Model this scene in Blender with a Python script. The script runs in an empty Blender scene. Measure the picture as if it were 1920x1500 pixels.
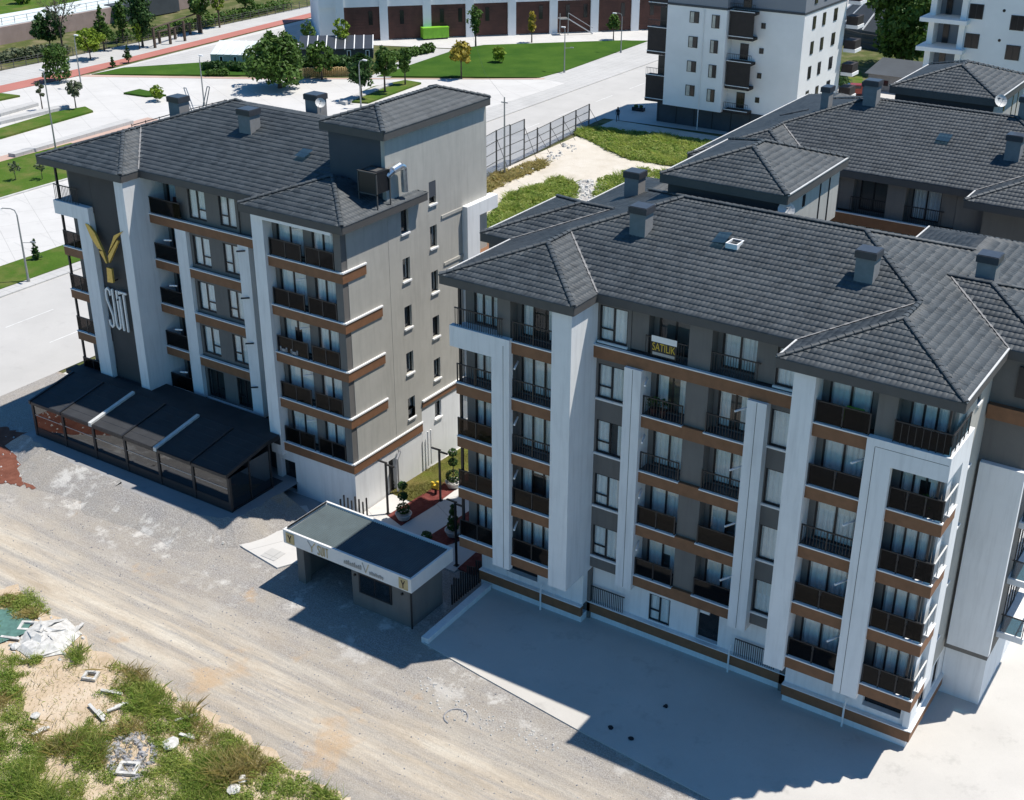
import bpy, math, random
import numpy as np
from mathutils import Matrix, Vector, Euler
R = math.radians
rng = np.random.default_rng(7); random.seed(7)
S = bpy.context.scene
COL = S.collection
# ---------------------------------------------------------------- camera
CAM = np.array([27.506, -46.278, 38.659]); YAW, PIT, ROL, FPX = R(-33.607), R(26.193), R(0.064), 2404.6
_cy, _sy, _cp, _sp = math.cos(YAW), math.sin(YAW), math.cos(PIT), math.sin(PIT)
_f = np.array([_sy*_cp, _cy*_cp, -_sp]); _r = np.array([_cy, -_sy, 0.0]); _u = np.cross(_r, _f)
_r, _u = math.cos(ROL)*_r+math.sin(ROL)*_u, -math.sin(ROL)*_r+math.cos(ROL)*_u
cd = bpy.data.cameras.new('camera'); cam = bpy.data.objects.new('camera', cd); COL.objects.link(cam)
cd.sensor_width = 36; cd.lens = 36*FPX/1920; cd.clip_start = 0.5; cd.clip_end = 3000
cam.matrix_world = Matrix(((_r[0], _u[0], -_f[0], CAM[0]), (_r[1], _u[1], -_f[1], CAM[1]), (_r[2], _u[2], -_f[2], CAM[2]), (0, 0, 0, 1)))
S.camera = cam
def pix(u, v, ax, val):
    d = _f+(u-960)/FPX*_r-(v-750)/FPX*_u
    t = (val-CAM[ax])/d[ax]; return CAM+t*d
def G(u, v, z=0.0): p = pix(u, v, 2, z); return (p[0], p[1])
# ---------------------------------------------------------------- light
SUN_EL, SUN_AZ = R(65.7), R(44.3)      # azimuth from +Y towards +X
w = bpy.data.worlds.new('World'); S.world = w; w.use_nodes = True
nt = w.node_tree; nt.nodes.clear()
sky = nt.nodes.new('ShaderNodeTexSky'); sky.sky_type = 'NISHITA'; sky.sun_disc = False
sky.sun_elevation = SUN_EL; sky.sun_rotation = SUN_AZ; sky.altitude = 900; sky.dust_density = 0.0; sky.air_density = 1.0; sky.ozone_density = 5.0
bg = nt.nodes.new('ShaderNodeBackground'); bg.inputs['Strength'].default_value = 0.09
wo = nt.nodes.new('ShaderNodeOutputWorld'); tint = nt.nodes.new('ShaderNodeMix'); tint.data_type = 'RGBA'; tint.blend_type = 'MULTIPLY'; tint.inputs[0].default_value = 1; tint.inputs[7].default_value = (.61, 1.06, 1.23, 1)
nt.links.new(sky.outputs[0], tint.inputs[6]); nt.links.new(tint.outputs[2], bg.inputs[0]); nt.links.new(bg.outputs[0], wo.inputs[0])
sl = bpy.data.lights.new('sun', 'SUN'); sl.energy = 5.0; sl.angle = R(0.53); sl.color = (1.0, 0.945, 0.865)
so = bpy.data.objects.new('sun', sl); COL.objects.link(so)
sd = Vector((math.sin(SUN_AZ)*math.cos(SUN_EL), math.cos(SUN_AZ)*math.cos(SUN_EL), math.sin(SUN_EL)))
so.rotation_euler = sd.to_track_quat('Z', 'Y').to_euler(); so.location = (0, 0, 60)
S.view_settings.view_transform = 'Standard'; S.view_settings.look = 'None'; S.view_settings.exposure = 0.2; S.view_settings.gamma = 1
S.view_settings.use_curve_mapping = False
S.render.engine = 'CYCLES'
# ---------------------------------------------------------------- materials
MATS = {}
def lin(c): return tuple((x/12.92 if x <= .04045 else ((x+.055)/1.055)**2.4) for x in c)
class NT:
    def __init__(s, name):
        s.m = bpy.data.materials.new(name); s.m.use_nodes = True; s.t = s.m.node_tree
        s.b = s.t.nodes['Principled BSDF']; s.o = s.t.nodes['Material Output']; MATS[name] = s.m
    def n(s, typ, **kw):
        nd = s.t.nodes.new(typ)
        for k, v in kw.items():
            if k.startswith('i_'):
                key = k[2:]; key = int(key) if key.isdigit() else key.replace('_', ' ')
                nd.inputs[key].default_value = v
            else: setattr(nd, k, v)
        return nd
    def l(s, a, b): s.t.links.new(a, b)
    def pos(s): return s.n('ShaderNodeNewGeometry').outputs['Position']
    def noise(s, scale, vec=None, detail=4, rough=.6, stretch=None):
        nd = s.n('ShaderNodeTexNoise', i_Scale=scale, i_Detail=detail, i_Roughness=rough)
        v = vec or s.pos()
        if stretch:
            mp = s.n('ShaderNodeMapping'); mp.inputs['Scale'].default_value = stretch; s.l(v, mp.inputs[0]); v = mp.outputs[0]
        s.l(v, nd.inputs['Vector']); return nd.outputs['Fac']
    def ramp(s, fac, stops):
        r = s.n('ShaderNodeValToRGB'); e = r.color_ramp.elements
        while len(e) > 1: e.remove(e[-1])
        for i, (p, c) in enumerate(stops):
            x = e[0] if i == 0 else e.new(p)
            x.position = p; x.color = (c, c, c, 1) if isinstance(c, (int, float)) else (*c, 1)
        s.l(fac, r.inputs[0]); return r.outputs[0]
    def mix(s, fac, a, b, typ='MIX'):
        m = s.n('ShaderNodeMix', data_type='RGBA', blend_type=typ)
        for val, sock in ((fac, m.inputs[0]), (a, m.inputs[6]), (b, m.inputs[7])):
            if isinstance(val, bpy.types.NodeSocket): s.l(val, sock)
            elif isinstance(val, (int, float)): sock.default_value = val
            else: sock.default_value = (*val, 1)
        return m.outputs[2]
    def math(s, op, a, b=None, c=None):
        m = s.n('ShaderNodeMath', operation=op)
        for i, x in enumerate((a, b, c)):
            if x is None: continue
            if isinstance(x, bpy.types.NodeSocket): s.l(x, m.inputs[i])
            else: m.inputs[i].default_value = x
        return m.outputs[0]
    def bump(s, h, strength=.3, dist=.02):
        b = s.n('ShaderNodeBump', i_Strength=strength, i_Distance=dist); s.l(h, b.inputs['Height']); s.l(b.outputs[0], s.b.inputs['Normal'])
    def col(s, c):
        if isinstance(c, bpy.types.NodeSocket): s.l(c, s.b.inputs['Base Color'])
        else: s.b.inputs['Base Color'].default_value = (*c, 1)
    def rough(s, r):
        if isinstance(r, bpy.types.NodeSocket): s.l(r, s.b.inputs['Roughness'])
        else: s.b.inputs['Roughness'].default_value = r
def plain(name, c, rough=.7, var=.12, sc=1.2, metal=0, bump=0, bsc=30, spec=.5, streak=False):
    m = NT(name); c = tuple(c)
    f = m.noise(sc, detail=6); d = tuple(x*(1-var*1.6) for x in c); l = tuple(min(1, x*(1+var)) for x in c)
    colr = m.ramp(f, [(.25, d), (.75, l)])
    if streak:
        f2 = m.noise(1.0, stretch=(3.5, 3.5, .35), detail=5)
        colr = m.mix(m.ramp(f2, [(.48, 0.), (.78, .38)]), colr, tuple(x*.6 for x in c))
    m.col(colr); m.rough(rough); m.b.inputs['Metallic'].default_value = metal; m.b.inputs['Specular IOR Level'].default_value = spec
    if bump: m.bump(m.noise(bsc, detail=3), bump, .01)
    return m.m
plain('taupe_sunlit', (.46, .445, .40), .85, .05, .8, bump=.25, bsc=60, streak=True, spec=.3)  # taupe render lightened for the +X walls, sunlight put into the colour
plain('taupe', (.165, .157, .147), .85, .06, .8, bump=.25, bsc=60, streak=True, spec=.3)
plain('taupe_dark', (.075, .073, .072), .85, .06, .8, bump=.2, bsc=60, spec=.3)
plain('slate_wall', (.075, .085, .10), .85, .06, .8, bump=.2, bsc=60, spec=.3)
plain('white_wall', (.77, .78, .78), .8, .04, .6, bump=.2, bsc=50, streak=True, spec=.3)
plain('white_trim', (.80, .80, .79), .6, .05, 2.0, spec=.4)
plain('brown_band', (.225, .112, .058), .65, .12, 2.5, spec=.3)
plain('dark_metal', (.020, .021, .024), .45, .1, 3)
plain('black_frame', (.012, .013, .016), .4, .1, 3)
plain('grey_metal', (.42, .43, .44), .4, .15, 6, metal=.6)
plain('galvanised', (.62, .66, .70), .32, .2, 5, metal=.9)
plain('gutter_metal', (.62, .62, .60), .5, .12, 3)
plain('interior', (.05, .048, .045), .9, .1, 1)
plain('chimney_wall', (.24, .238, .235), .9, .1, 3, bump=.3, bsc=40)
plain('chimney_cap', (.05, .055, .065), .35, .15, 4)
plain('fascia', (.085, .082, .078), .7, .08, 1.5)
plain('curtain', (.86, .87, .86), .9, .05, 6)
plain('blind', (.82, .80, .75), .9, .05, 2)
plain('gold', (.62, .43, .10), .38, .12, 3, metal=.35)
plain('letter_white', (.82, .82, .80), .5, .04, 3)
plain('sign_white', (.70, .70, .69), .55, .06, 1.5)
plain('gold_pale', (.52, .40, .20), .5, .1, 4)
plain('letter_grey', (.42, .40, .37), .6, .1, 4)
plain('roof_sheet', (.075, .105, .115), .55, .14, 1.0, streak=False)
plain('fabric_dark', (.028, .03, .034), .75, .2, 1.2)
plain('dark_brown_clad', (.085, .035, .026), .7, .3, .5)
plain('far_white', (.84, .85, .85), .8, .05, .3)
plain('far_grey', (.23, .25, .28), .8, .05, .3)
plain('far_dark', (.055, .065, .075), .7, .15, .5)
plain('screen_brown', (.028, .021, .020), .7, .2, 1.5)
plain('window_dark', (.015, .017, .02), .15, .1, 2)
plain('window_light', (.5, .5, .45), .3, .2, 2)
plain('lime_green', (.22, .52, .03), .45, .1, 2)
plain('bark', (.10, .075, .055), .9, .3, 6, bump=.6, bsc=25)
plain('pole_metal', (.30, .31, .31), .45, .1, 4, metal=.5)
plain('post_black', (.015, .015, .016), .5, .1, 4)
plain('rubble_white', (.58, .57, .54), .9, .25, 4, bump=.5, bsc=12)
plain('rubble_grey', (.33, .33, .34), .95, .3, 5)
plain('tarp_green', (.09, .19, .16), .6, .25, 3)
plain('red_car', (.25, .035, .02), .35, .1, 3)
plain('cloth_dark', (.012, .014, .02), .9, .2, 6)
plain('skin', (.35, .2, .14), .6, .05, 6)
plain('stone_curb', (.52, .51, .49), .85, .12, 2)
plain('asphalt_line', (.62, .62, .60), .7, .15, 2)
plain('sleeper_wood', (.52, .38, .17), .8, .3, 3)
plain('terracotta', (.11, .035, .03), .9, .3, 6, bump=.8, bsc=18)
plain('plastic_yellow', (.6, .42, .03), .5, .1, 4)
plain('road_grey', (.5, .495, .48), .9, .08, .25, bump=.2, bsc=40)
# --- special materials
def glassmat(name, tint, alpha, rough=.02, refl=1.0):
    m = NT(name); t = m.t; t.nodes.remove(m.b)
    tr = m.n('ShaderNodeBsdfTransparent'); tr.inputs[0].default_value = (*tint, 1)
    gl = m.n('ShaderNodeBsdfGlossy'); gl.inputs['Roughness'].default_value = rough; gl.inputs[0].default_value = (.95, .97, 1, 1)
    df = m.n('ShaderNodeBsdfDiffuse'); df.inputs[0].default_value = (*(x*.25 for x in tint), 1)
    m1 = m.n('ShaderNodeMixShader'); m1.inputs[0].default_value = alpha; m.l(tr.outputs[0], m1.inputs[1]); m.l(df.outputs[0], m1.inputs[2])
    fr = m.n('ShaderNodeFresnel', i_IOR=1.5)
    bk = m.n('ShaderNodeNewGeometry').outputs['Backfacing']      # no internal mirror from the rear face of a pane
    ff = m.math('MULTIPLY', m.math('MULTIPLY', fr.outputs[0], refl), m.math('SUBTRACT', 1.0, bk))
    ff = m.math('MINIMUM', ff, 1.0)
    m2 = m.n('ShaderNodeMixShader'); m.l(ff, m2.inputs[0]); m.l(m1.outputs[0], m2.inputs[1]); m.l(gl.outputs[0], m2.inputs[2])
    m.l(m2.outputs[0], m.o.inputs[0]); return m.m
glassmat('glass', (.93, .95, .95), .0, refl=1.2)
glassmat('rail_glass', (.20, .185, .18), .10, refl=.28)
glassmat('mesh_panel', (.80, .84, .90), .25, refl=.3)
glassmat('smoke_glass', (.16, .17, .17), .05, refl=2.4)
glassmat('blue_glass', (.25, .42, .50), .25, refl=1.6)
def tilemat():
    m = NT('roof_tile'); p = m.pos()
    vor = m.n('ShaderNodeTexVoronoi', i_Scale=3.0); m.l(p, vor.inputs['Vector'])
    v1 = m.n('ShaderNodeSeparateColor'); m.l(vor.outputs['Color'], v1.inputs[0])
    big = m.noise(.35, detail=4)
    c = m.ramp(v1.outputs[0], [(0, (.033, .041, .047)), (1, (.066, .077, .085))])
    c = m.mix(m.ramp(big, [(.4, 0.), (.75, .5)]), c, (.085, .095, .101))
    sp = m.noise(9, detail=2); c = m.mix(m.ramp(sp, [(.68, 0.), (.8, .35)]), c, (.20, .20, .195))
    m.col(c); m.rough(.62); m.b.inputs['Specular IOR Level'].default_value = .45
    m.bump(m.noise(45, detail=3), .25, .01)
tilemat()
def leafmat(name, cols, trans=.25):
    m = NT(name); g = m.n('ShaderNodeNewGeometry')
    c = m.ramp(g.outputs['Random Per Island'], [(i/(len(cols)-1) if len(cols) > 1 else 0, x) for i, x in enumerate(cols)])
    big = m.noise(.55, detail=3); c = m.mix(m.ramp(big, [(.35, .0), (.7, .35)]), c, tuple(x*1.5 for x in cols[-1]))
    m.col(c); m.rough(.6); m.b.inputs['Specular IOR Level'].default_value = .3
    tr = m.n('ShaderNodeBsdfTranslucent'); m.l(c, tr.inputs[0])
    mx = m.n('ShaderNodeMixShader'); mx.inputs[0].default_value = trans
    m.l(m.b.outputs[0], mx.inputs[1]); m.l(tr.outputs[0], mx.inputs[2]); m.l(mx.outputs[0], m.o.inputs[0])
leafmat('leaf_green', [(.028, .065, .010), (.055, .12, .018), (.09, .16, .026)])
leafmat('leaf_dark', [(.016, .042, .010), (.03, .075, .016), (.05, .11, .024)])
leafmat('leaf_lime', [(.10, .17, .012), (.17, .26, .02), (.22, .30, .03)])
leafmat('leaf_yellow', [(.18, .16, .02), (.30, .25, .03), (.38, .30, .04)])
leafmat('leaf_grey', [(.05, .07, .035), (.08, .11, .05), (.12, .14, .08)])
leafmat('weed_green', [(.12, .20, .03), (.19, .31, .045), (.27, .38, .075), (.42, .42, .13)], .5)
leafmat('weed_dry', [(.26, .22, .07), (.40, .31, .11), (.26, .27, .07), (.48, .40, .20)], .5)
leafmat('lawn_blade', [(.05, .11, .015), (.08, .15, .02), (.12, .17, .03)])
leafmat('lawn_dry', [(.15, .17, .04), (.20, .20, .06), (.25, .22, .08)])
def lawnmat(name, a, b, dry=None):
    m = NT(name); f = m.noise(.22, detail=5); c = m.ramp(f, [(.3, a), (.7, b)])
    f2 = m.noise(7, detail=4, rough=.7); c = m.mix(m.ramp(f2, [(.35, .45), (.65, 0.)]), c, tuple(x*.5 for x in a))
    if dry: c = m.mix(m.ramp(m.noise(.35, detail=4), [(.45, 0.), (.7, .8)]), c, dry)
    m.col(c); m.rough(.95); m.b.inputs['Specular IOR Level'].default_value = .1; m.bump(m.noise(22, detail=4, rough=.8), .9, .06)
lawnmat('lawn', (.035, .095, .012), (.075, .15, .02))
lawnmat('lawn_bright', (.06, .13, .015), (.10, .17, .025), (.16, .16, .05))
lawnmat('garden_lawn', (.12, .15, .025), (.16, .17, .035), (.22, .15, .07))
lawnmat('rough_grass', (.07, .10, .03), (.13, .14, .05), (.24, .20, .12))
def groundmat():
    # gravelly site road running along X: sandy wheel tracks, grey gravel shoulders, white lime patches, stones
    m = NT('dirt_road'); p = m.pos(); sx = m.n('ShaderNodeSeparateXYZ'); m.l(p, sx.inputs[0])
    wob = m.noise(.12, detail=3); y = m.math('ADD', sx.outputs[1], m.math('MULTIPLY', m.math('SUBTRACT', wob, .5), 3.2))
    y = m.math('ADD', y, m.math('MULTIPLY', m.math('SUBTRACT', m.noise(1.1, detail=4), .5), 1.3))
    t = m.math('MULTIPLY', m.math('ADD', y, 22.), 1/22.)      # y -22..0 -> 0..1
    sand = m.ramp(t, [(.30, 0.), (.40, .8), (.47, 1.), (.56, .9), (.63, .5), (.70, .22), (.80, .10), (1., .05)])
    streak = m.noise(1.0, stretch=(.10, 1.6, 1), detail=6, rough=.7)
    sand = m.math('MULTIPLY', sand, m.ramp(streak, [(.36, .25), (.56, 1.)]))
    fine = m.noise(14, detail=5, rough=.8); grit = m.noise(4.5, detail=4, rough=.75)
    gravel = m.ramp(fine, [(.34, (.16, .152, .148)), (.5, (.32, .305, .295)), (.62, (.50, .485, .465)), (.72, (.74, .72, .69))])
    gravel = m.mix(m.ramp(m.noise(.45, detail=4), [(.35, 0.), (.7, .55)]), gravel, (.40, .36, .30))
    sandc = m.ramp(m.noise(.9, stretch=(.2, 1.2, 1), detail=6, rough=.7), [(.28, (.44, .36, .265)), (.5, (.62, .54, .43)), (.72, (.74, .68, .57))])
    sandc = m.mix(m.ramp(grit, [(.3, .25), (.6, 0.)]), sandc, (.30, .25, .19))
    c = m.mix(sand, gravel, sandc)
    # orange clay patches and white lime dust
    pt = m.noise(.21, detail=4, rough=.65)
    c = m.mix(m.math('MULTIPLY', m.ramp(pt, [(.60, 0.), (.68, .6)]), m.ramp(grit, [(.3, .6), (.6, 1.)])), c, (.56, .37, .20))
    lime = m.math('MULTIPLY', m.ramp(m.noise(.5, detail=6, rough=.75), [(.54, 0.), (.64, .85)]), m.ramp(t, [(.62, 0.), (.76, 1.), (.93, 1.), (1., .4)]))
    c = m.mix(lime, c, (.66, .64, .60))
    st = m.n('ShaderNodeTexVoronoi', i_Scale=5.5); m.l(p, st.inputs['Vector'])
    c = m.mix(m.ramp(st.outputs['Distance'], [(.06, .75), (.11, 0.)]), c, (.62, .60, .57))
    m.col(c); m.rough(.95); m.b.inputs['Specular IOR Level'].default_value = .15
    h = m.math('ADD', fine, m.math('MULTIPLY', streak, .8)); m.bump(h, .9, .09)
groundmat()
def soil(name, stops, sc=.4, bump=.5, fine=9):
    m = NT(name); c = m.ramp(m.noise(sc, detail=7, rough=.7), stops)
    c = m.mix(m.ramp(m.noise(fine, detail=5, rough=.8), [(.3, .35), (.6, 0.)]), c, tuple(x*.55 for x in stops[0][1]))
    m.col(c); m.rough(.95); m.b.inputs['Specular IOR Level'].default_value = .15; m.bump(m.noise(fine*1.4, detail=4, rough=.8), bump, .04)
soil('sand', [(.3, (.44, .34, .23)), (.5, (.56, .45, .33)), (.7, (.62, .53, .42))], .6)
soil('pale_dirt', [(.3, (.50, .45, .37)), (.5, (.60, .55, .47)), (.7, (.66, .62, .55))], .3)
soil('red_soil', [(.3, (.12, .045, .03)), (.5, (.19, .075, .05)), (.7, (.25, .11, .075))], .8)
soil('mulch', [(.3, (.09, .022, .02)), (.5, (.16, .045, .04)), (.7, (.22, .075, .065))], 2.5, .8, 12)
soil('rubble_ground', [(.3, (.30, .29, .28)), (.5, (.50, .47, .43)), (.7, (.68, .66, .62))], .9, .8, 5)
def conc(name, c, var=.10, stain=.3, joint=None, ang=0.):
    m = NT(name); p = m.pos()
    col = m.ramp(m.noise(.22, detail=6, rough=.6), [(.3, tuple(x*(1-var) for x in c)), (.7, tuple(min(.9, x*(1+var*.6)) for x in c))])
    col = m.mix(m.ramp(m.noise(.7, detail=7, rough=.72), [(.56, 0.), (.72, stain)]), col, tuple(x*.55 for x in c))
    col = m.mix(m.ramp(m.noise(16, detail=4, rough=.8), [(.3, .12), (.55, 0.)]), col, tuple(x*.5 for x in c))
    if joint:
        mp = m.n('ShaderNodeMapping'); mp.inputs['Rotation'].default_value = (0, 0, ang); m.l(p, mp.inputs[0])
        bt = m.n('ShaderNodeTexBrick', i_Scale=1.0); bt.offset = 0.; bt.inputs['Brick Width'].default_value = joint; bt.inputs['Row Height'].default_value = joint; bt.inputs['Mortar Size'].default_value = .03; m.l(mp.outputs[0], bt.inputs['Vector'])
        col = m.mix(m.math('MULTIPLY', bt.outputs['Fac'], .45), col, tuple(x*.45 for x in c))
    m.col(col); m.rough(.85); m.b.inputs['Specular IOR Level'].default_value = .25; m.bump(m.noise(20, detail=4), .15, .02)
conc('concrete', (.53, .51, .475), .10, .45)
conc('concrete_plaza', (.56, .55, .53), .08, .25, 4.0, .5)
conc('paver_grey', (.48, .475, .46), .10, .25, 1.2)
conc('road_concrete', (.47, .46, .44), .07, .22)
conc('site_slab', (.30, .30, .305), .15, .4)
conc('cycle_red', (.42, .17, .14), .10, .15)
conc('pink_paver', (.50, .36, .30), .10, .15)
conc('stone_wall', (.34, .26, .235), .3, .5)
conc('promenade', (.62, .68, .68), .08, .15)
M = MATS
# ---------------------------------------------------------------- mesh helpers
WM = {}
ID = Matrix.Identity(4)
XF = [ID]        # placement of the part of the site being built
def link(o, parent=None, mw=None):
    mw = XF[0] @ (mw if mw is not None else ID)
    COL.objects.link(o); WM[o] = mw; o.matrix_basis = mw
    if parent is not None:
        o.parent = parent; o.matrix_parent_inverse = WM[parent].inverted()
    return o
def props(o, label=None, cat=None, group=None, kind=None, category=None):
    cat = cat or category
    for k, v in (('label', label), ('category', cat), ('group', group), ('kind', kind)):
        if v: o[k] = v
    return o
def thing(name, label, cat, loc=(0, 0, 0), group=None):
    e = bpy.data.objects.new(name, None); e.empty_display_size = .3
    link(e, None, Matrix.Translation(loc)); return props(e, label, cat, group)
def mesh_np(name, v, f):
    """v (n,3), f (m,k) arrays, one polygon size"""
    me = bpy.data.meshes.new(name); v = np.asarray(v, np.float32); f = np.asarray(f, np.int32); k = f.shape[1]
    me.vertices.add(len(v)); me.vertices.foreach_set('co', v.ravel()); me.loops.add(f.size); me.loops.foreach_set('vertex_index', f.ravel())
    me.polygons.add(len(f)); me.polygons.foreach_set('loop_start', np.arange(0, f.size, k, dtype=np.int32))
    me.update(calc_edges=True); me.validate(); return me
def from_mesh(name, me, mat, parent=None, mw=None, **pr):
    if mat and not me.materials: me.materials.append(M[mat])
    return props(link(bpy.data.objects.new(name, me), parent, mw), **pr)
class MB:
    def __init__(s): s.v, s.f = [], []
    def box(s, x0, x1, y0, y1, z0, z1):
        n = len(s.v); s.v += [(x0, y0, z0), (x1, y0, z0), (x1, y1, z0), (x0, y1, z0), (x0, y0, z1), (x1, y0, z1), (x1, y1, z1), (x0, y1, z1)]
        s.f += [(n, n+3, n+2, n+1), (n+4, n+5, n+6, n+7), (n, n+1, n+5, n+4), (n+1, n+2, n+6, n+5), (n+2, n+3, n+7, n+6), (n+3, n, n+4, n+7)]; return s
    def poly(s, pts): n = len(s.v); s.v += [tuple(p) for p in pts]; s.f.append(tuple(range(n, n+len(pts)))); return s
    def prism(s, pts, z0, z1):
        n = len(s.v); k = len(pts); s.v += [(p[0], p[1], z0) for p in pts]+[(p[0], p[1], z1) for p in pts]
        s.f += [tuple(range(n+k-1, n-1, -1)), tuple(range(n+k, n+2*k))]+[(n+i, n+(i+1) % k, n+k+(i+1) % k, n+k+i) for i in range(k)]; return s
    def tube(s, p0, p1, r0, r1=None, n=6, cap=True):
        r1 = r0 if r1 is None else r1; p0, p1 = Vector(p0), Vector(p1); d = (p1-p0).normalized()
        a = d.orthogonal().normalized(); b = d.cross(a); i0 = len(s.v)
        for p, r in ((p0, r0), (p1, r1)):
            for i in range(n): t = 2*math.pi*i/n; s.v.append(tuple(p+a*(r*math.cos(t))+b*(r*math.sin(t))))
        s.f += [(i0+i, i0+(i+1) % n, i0+n+(i+1) % n, i0+n+i) for i in range(n)]
        if cap: s.f += [tuple(range(i0+n-1, i0-1, -1)), tuple(range(i0+n, i0+2*n))]
        return s
    def path(s, pts, r, n=6):
        for a, b in zip(pts[:-1], pts[1:]): s.tube(a, b, r, r, n)
        return s
    def ball(s, c, r, nu=8, nv=5, sq=1., jit=0.):
        i0 = len(s.v); c = Vector(c); rr = random.Random(int(abs(c.x*31+c.y*17+c.z*7)*100))
        s.v.append((c.x, c.y, c.z-r*sq))
        for j in range(1, nv):
            ph = -math.pi/2+math.pi*j/nv
            for i in range(nu):
                t = 2*math.pi*i/nu; k = r*(1+jit*(rr.random()-.5)); s.v.append((c.x+k*math.cos(ph)*math.cos(t), c.y+k*math.cos(ph)*math.sin(t), c.z+k*sq*math.sin(ph)))
        s.v.append((c.x, c.y, c.z+r*sq)); top = len(s.v)-1
        for i in range(nu): s.f.append((i0, i0+1+(i+1) % nu, i0+1+i)); s.f.append((top, top-nu+i, top-nu+(i+1) % nu))
        for j in range(nv-2):
            for i in range(nu): a = i0+1+j*nu+i; b = i0+1+j*nu+(i+1) % nu; s.f.append((a, b, b+nu, a+nu))
        return s
    def mesh(s, name): me = bpy.data.meshes.new(name); me.from_pydata(s.v, [], s.f); me.validate(); return me
    def obj(s, name, mat, parent=None, mw=None, smooth=False, **pr):
        me = s.mesh(name); me.materials.append(M[mat])
        if smooth: me.polygons.foreach_set('use_smooth', [True]*len(me.polygons))
        return props(link(bpy.data.objects.new(name, me), parent, mw), **pr)
# local frames: (u along wall, d inward depth, z); F(y): wall facing -Y, Rt(x): wall facing +X, Lf(x): facing -X
def F(y): return Matrix.Translation((0, y, 0))
def Rt(x): return Matrix.Translation((x, 0, 0)) @ Matrix.Rotation(math.pi/2, 4, 'Z')
def Lf(x): return Matrix.Translation((x, 0, 0)) @ Matrix.Rotation(-math.pi/2, 4, 'Z')
def wall(parent, mw, u0, u1, z0, z1, holes, mat, depth=.22, name='wall', **pr):
    us = sorted({u0, u1, *[h[0] for h in holes], *[h[1] for h in holes]}); zs = sorted({z0, z1, *[h[2] for h in holes], *[h[3] for h in holes]})
    m = MB()
    for a, b in zip(us[:-1], us[1:]):
        for c, d in zip(zs[:-1], zs[1:]):
            mx, mz = (a+b)/2, (c+d)/2
            if any(h[0] < mx < h[1] and h[2] < mz < h[3] for h in holes): continue
            m.poly([(a, 0, c), (b, 0, c), (b, 0, d), (a, 0, d)])
    for h in holes:
        a, b, c, d = h
        for q in ([(a, 0, c), (b, 0, c), (b, depth, c), (a, depth, c)], [(a, 0, d), (a, depth, d), (b, depth, d), (b, 0, d)],
                  [(a, 0, c), (a, depth, c), (a, depth, d), (a, 0, d)], [(b, 0, c), (b, 0, d), (b, depth, d), (b, depth, c)]): m.poly(q)
    # outer rim so the panel has thickness
    for q in ([(u0, 0, z1), (u1, 0, z1), (u1, depth, z1), (u0, depth, z1)], [(u0, 0, z0), (u0, depth, z0), (u1, depth, z0), (u1, 0, z0)],
              [(u0, 0, z0), (u0, 0, z1), (u0, depth, z1), (u0, depth, z0)], [(u1, 0, z0), (u1, depth, z0), (u1, depth, z1), (u1, 0, z1)]): m.poly(q)
    return m.obj(name, mat, parent, mw, **pr)
_cache = {}
def cached(key, fn):
    if key not in _cache: _cache[key] = fn()
    return _cache[key]
def curtain_mesh(w_, h, style, seed):
    m = MB(); n = max(6, int(w_/.07)); r = random.Random(seed); gap = []
    if style == 'open': gap = [(.30+.2*r.random(), .62+.15*r.random())]
    pts = []
    for i in range(n+1):
        t = i/n; pts.append((t*w_, .035*math.sin(i*2.1+r.random()*.9)))
    for i in range(n):
        t = (i+.5)/n
        if any(a < t < b for a, b in gap): continue
        (x0, y0), (x1, y1) = pts[i], pts[i+1]; zb = 0
        m.poly([(x0, y0, zb), (x1, y1, zb), (x1, y1, h), (x0, y0, h)])
    me = m.mesh('curtain'); me.materials.append(M['curtain']); return me
WN = [0]
def window(parent, mw, u0, u1, z0, z1, panes=2, transom=None, curtain='full', fr=.07, inset=.06, sill=None, blind=0.):
    """frame mesh = part 'window'; panes, curtain, blind, sill are its children"""
    WN[0] += 1; w_, h = u1-u0, z1-z0; L = mw @ Matrix.Translation((u0, inset, z0))
    def frame():
        m = MB(); m.box(0, w_, 0, .07, 0, fr); m.box(0, w_, 0, .07, h-fr, h); m.box(0, fr, 0, .07, fr, h-fr); m.box(w_-fr, w_, 0, .07, fr, h-fr)
        for i in range(1, panes): x = w_*i/panes; m.box(x-fr*.6, x+fr*.6, .002, .068, fr, h-fr)
        if transom:
            for i in transom[1]: a, b = w_*i/panes, w_*(i+1)/panes; m.box(a+fr*.6, b-fr*.6, .004, .066, h*transom[0]-fr*.5, h*transom[0]+fr*.5)
        me = m.mesh('window'); me.materials.append(M['black_frame']); return me
    fo = from_mesh('window', cached(('w', round(w_, 2), round(h, 2), panes, str(transom), fr), frame), None, parent, L)
    for i in range(panes):
        a, b = w_*i/panes+fr*.5, w_*(i+1)/panes-fr*.5
        def pane(): m = MB(); m.box(0, b-a, 0, .012, 0, h-fr*1.2); me = m.mesh('pane'); me.materials.append(M['glass']); return me
        from_mesh('pane', cached(('p', round(b-a, 2), round(h, 2)), pane), None, fo, L @ Matrix.Translation((a, .030, fr*.6)))
    if curtain:
        sd_ = WN[0] % 5
        from_mesh('curtain', cached(('c', round(w_, 2), round(h, 2), curtain, sd_), lambda: curtain_mesh(w_-.04, h-.02, curtain, sd_)), None, fo, L @ Matrix.Translation((.02, .105, .01)))
    if blind: MB().box(.03, w_-.03, .085, .092, h*(1-blind), h-.02).obj('blind', 'blind', fo, L)
    if sill: MB().box(-.06, w_+.06, -inset-.10, -.012, -.10, -.005).obj('sill', sill, fo, L)
    return fo
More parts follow.
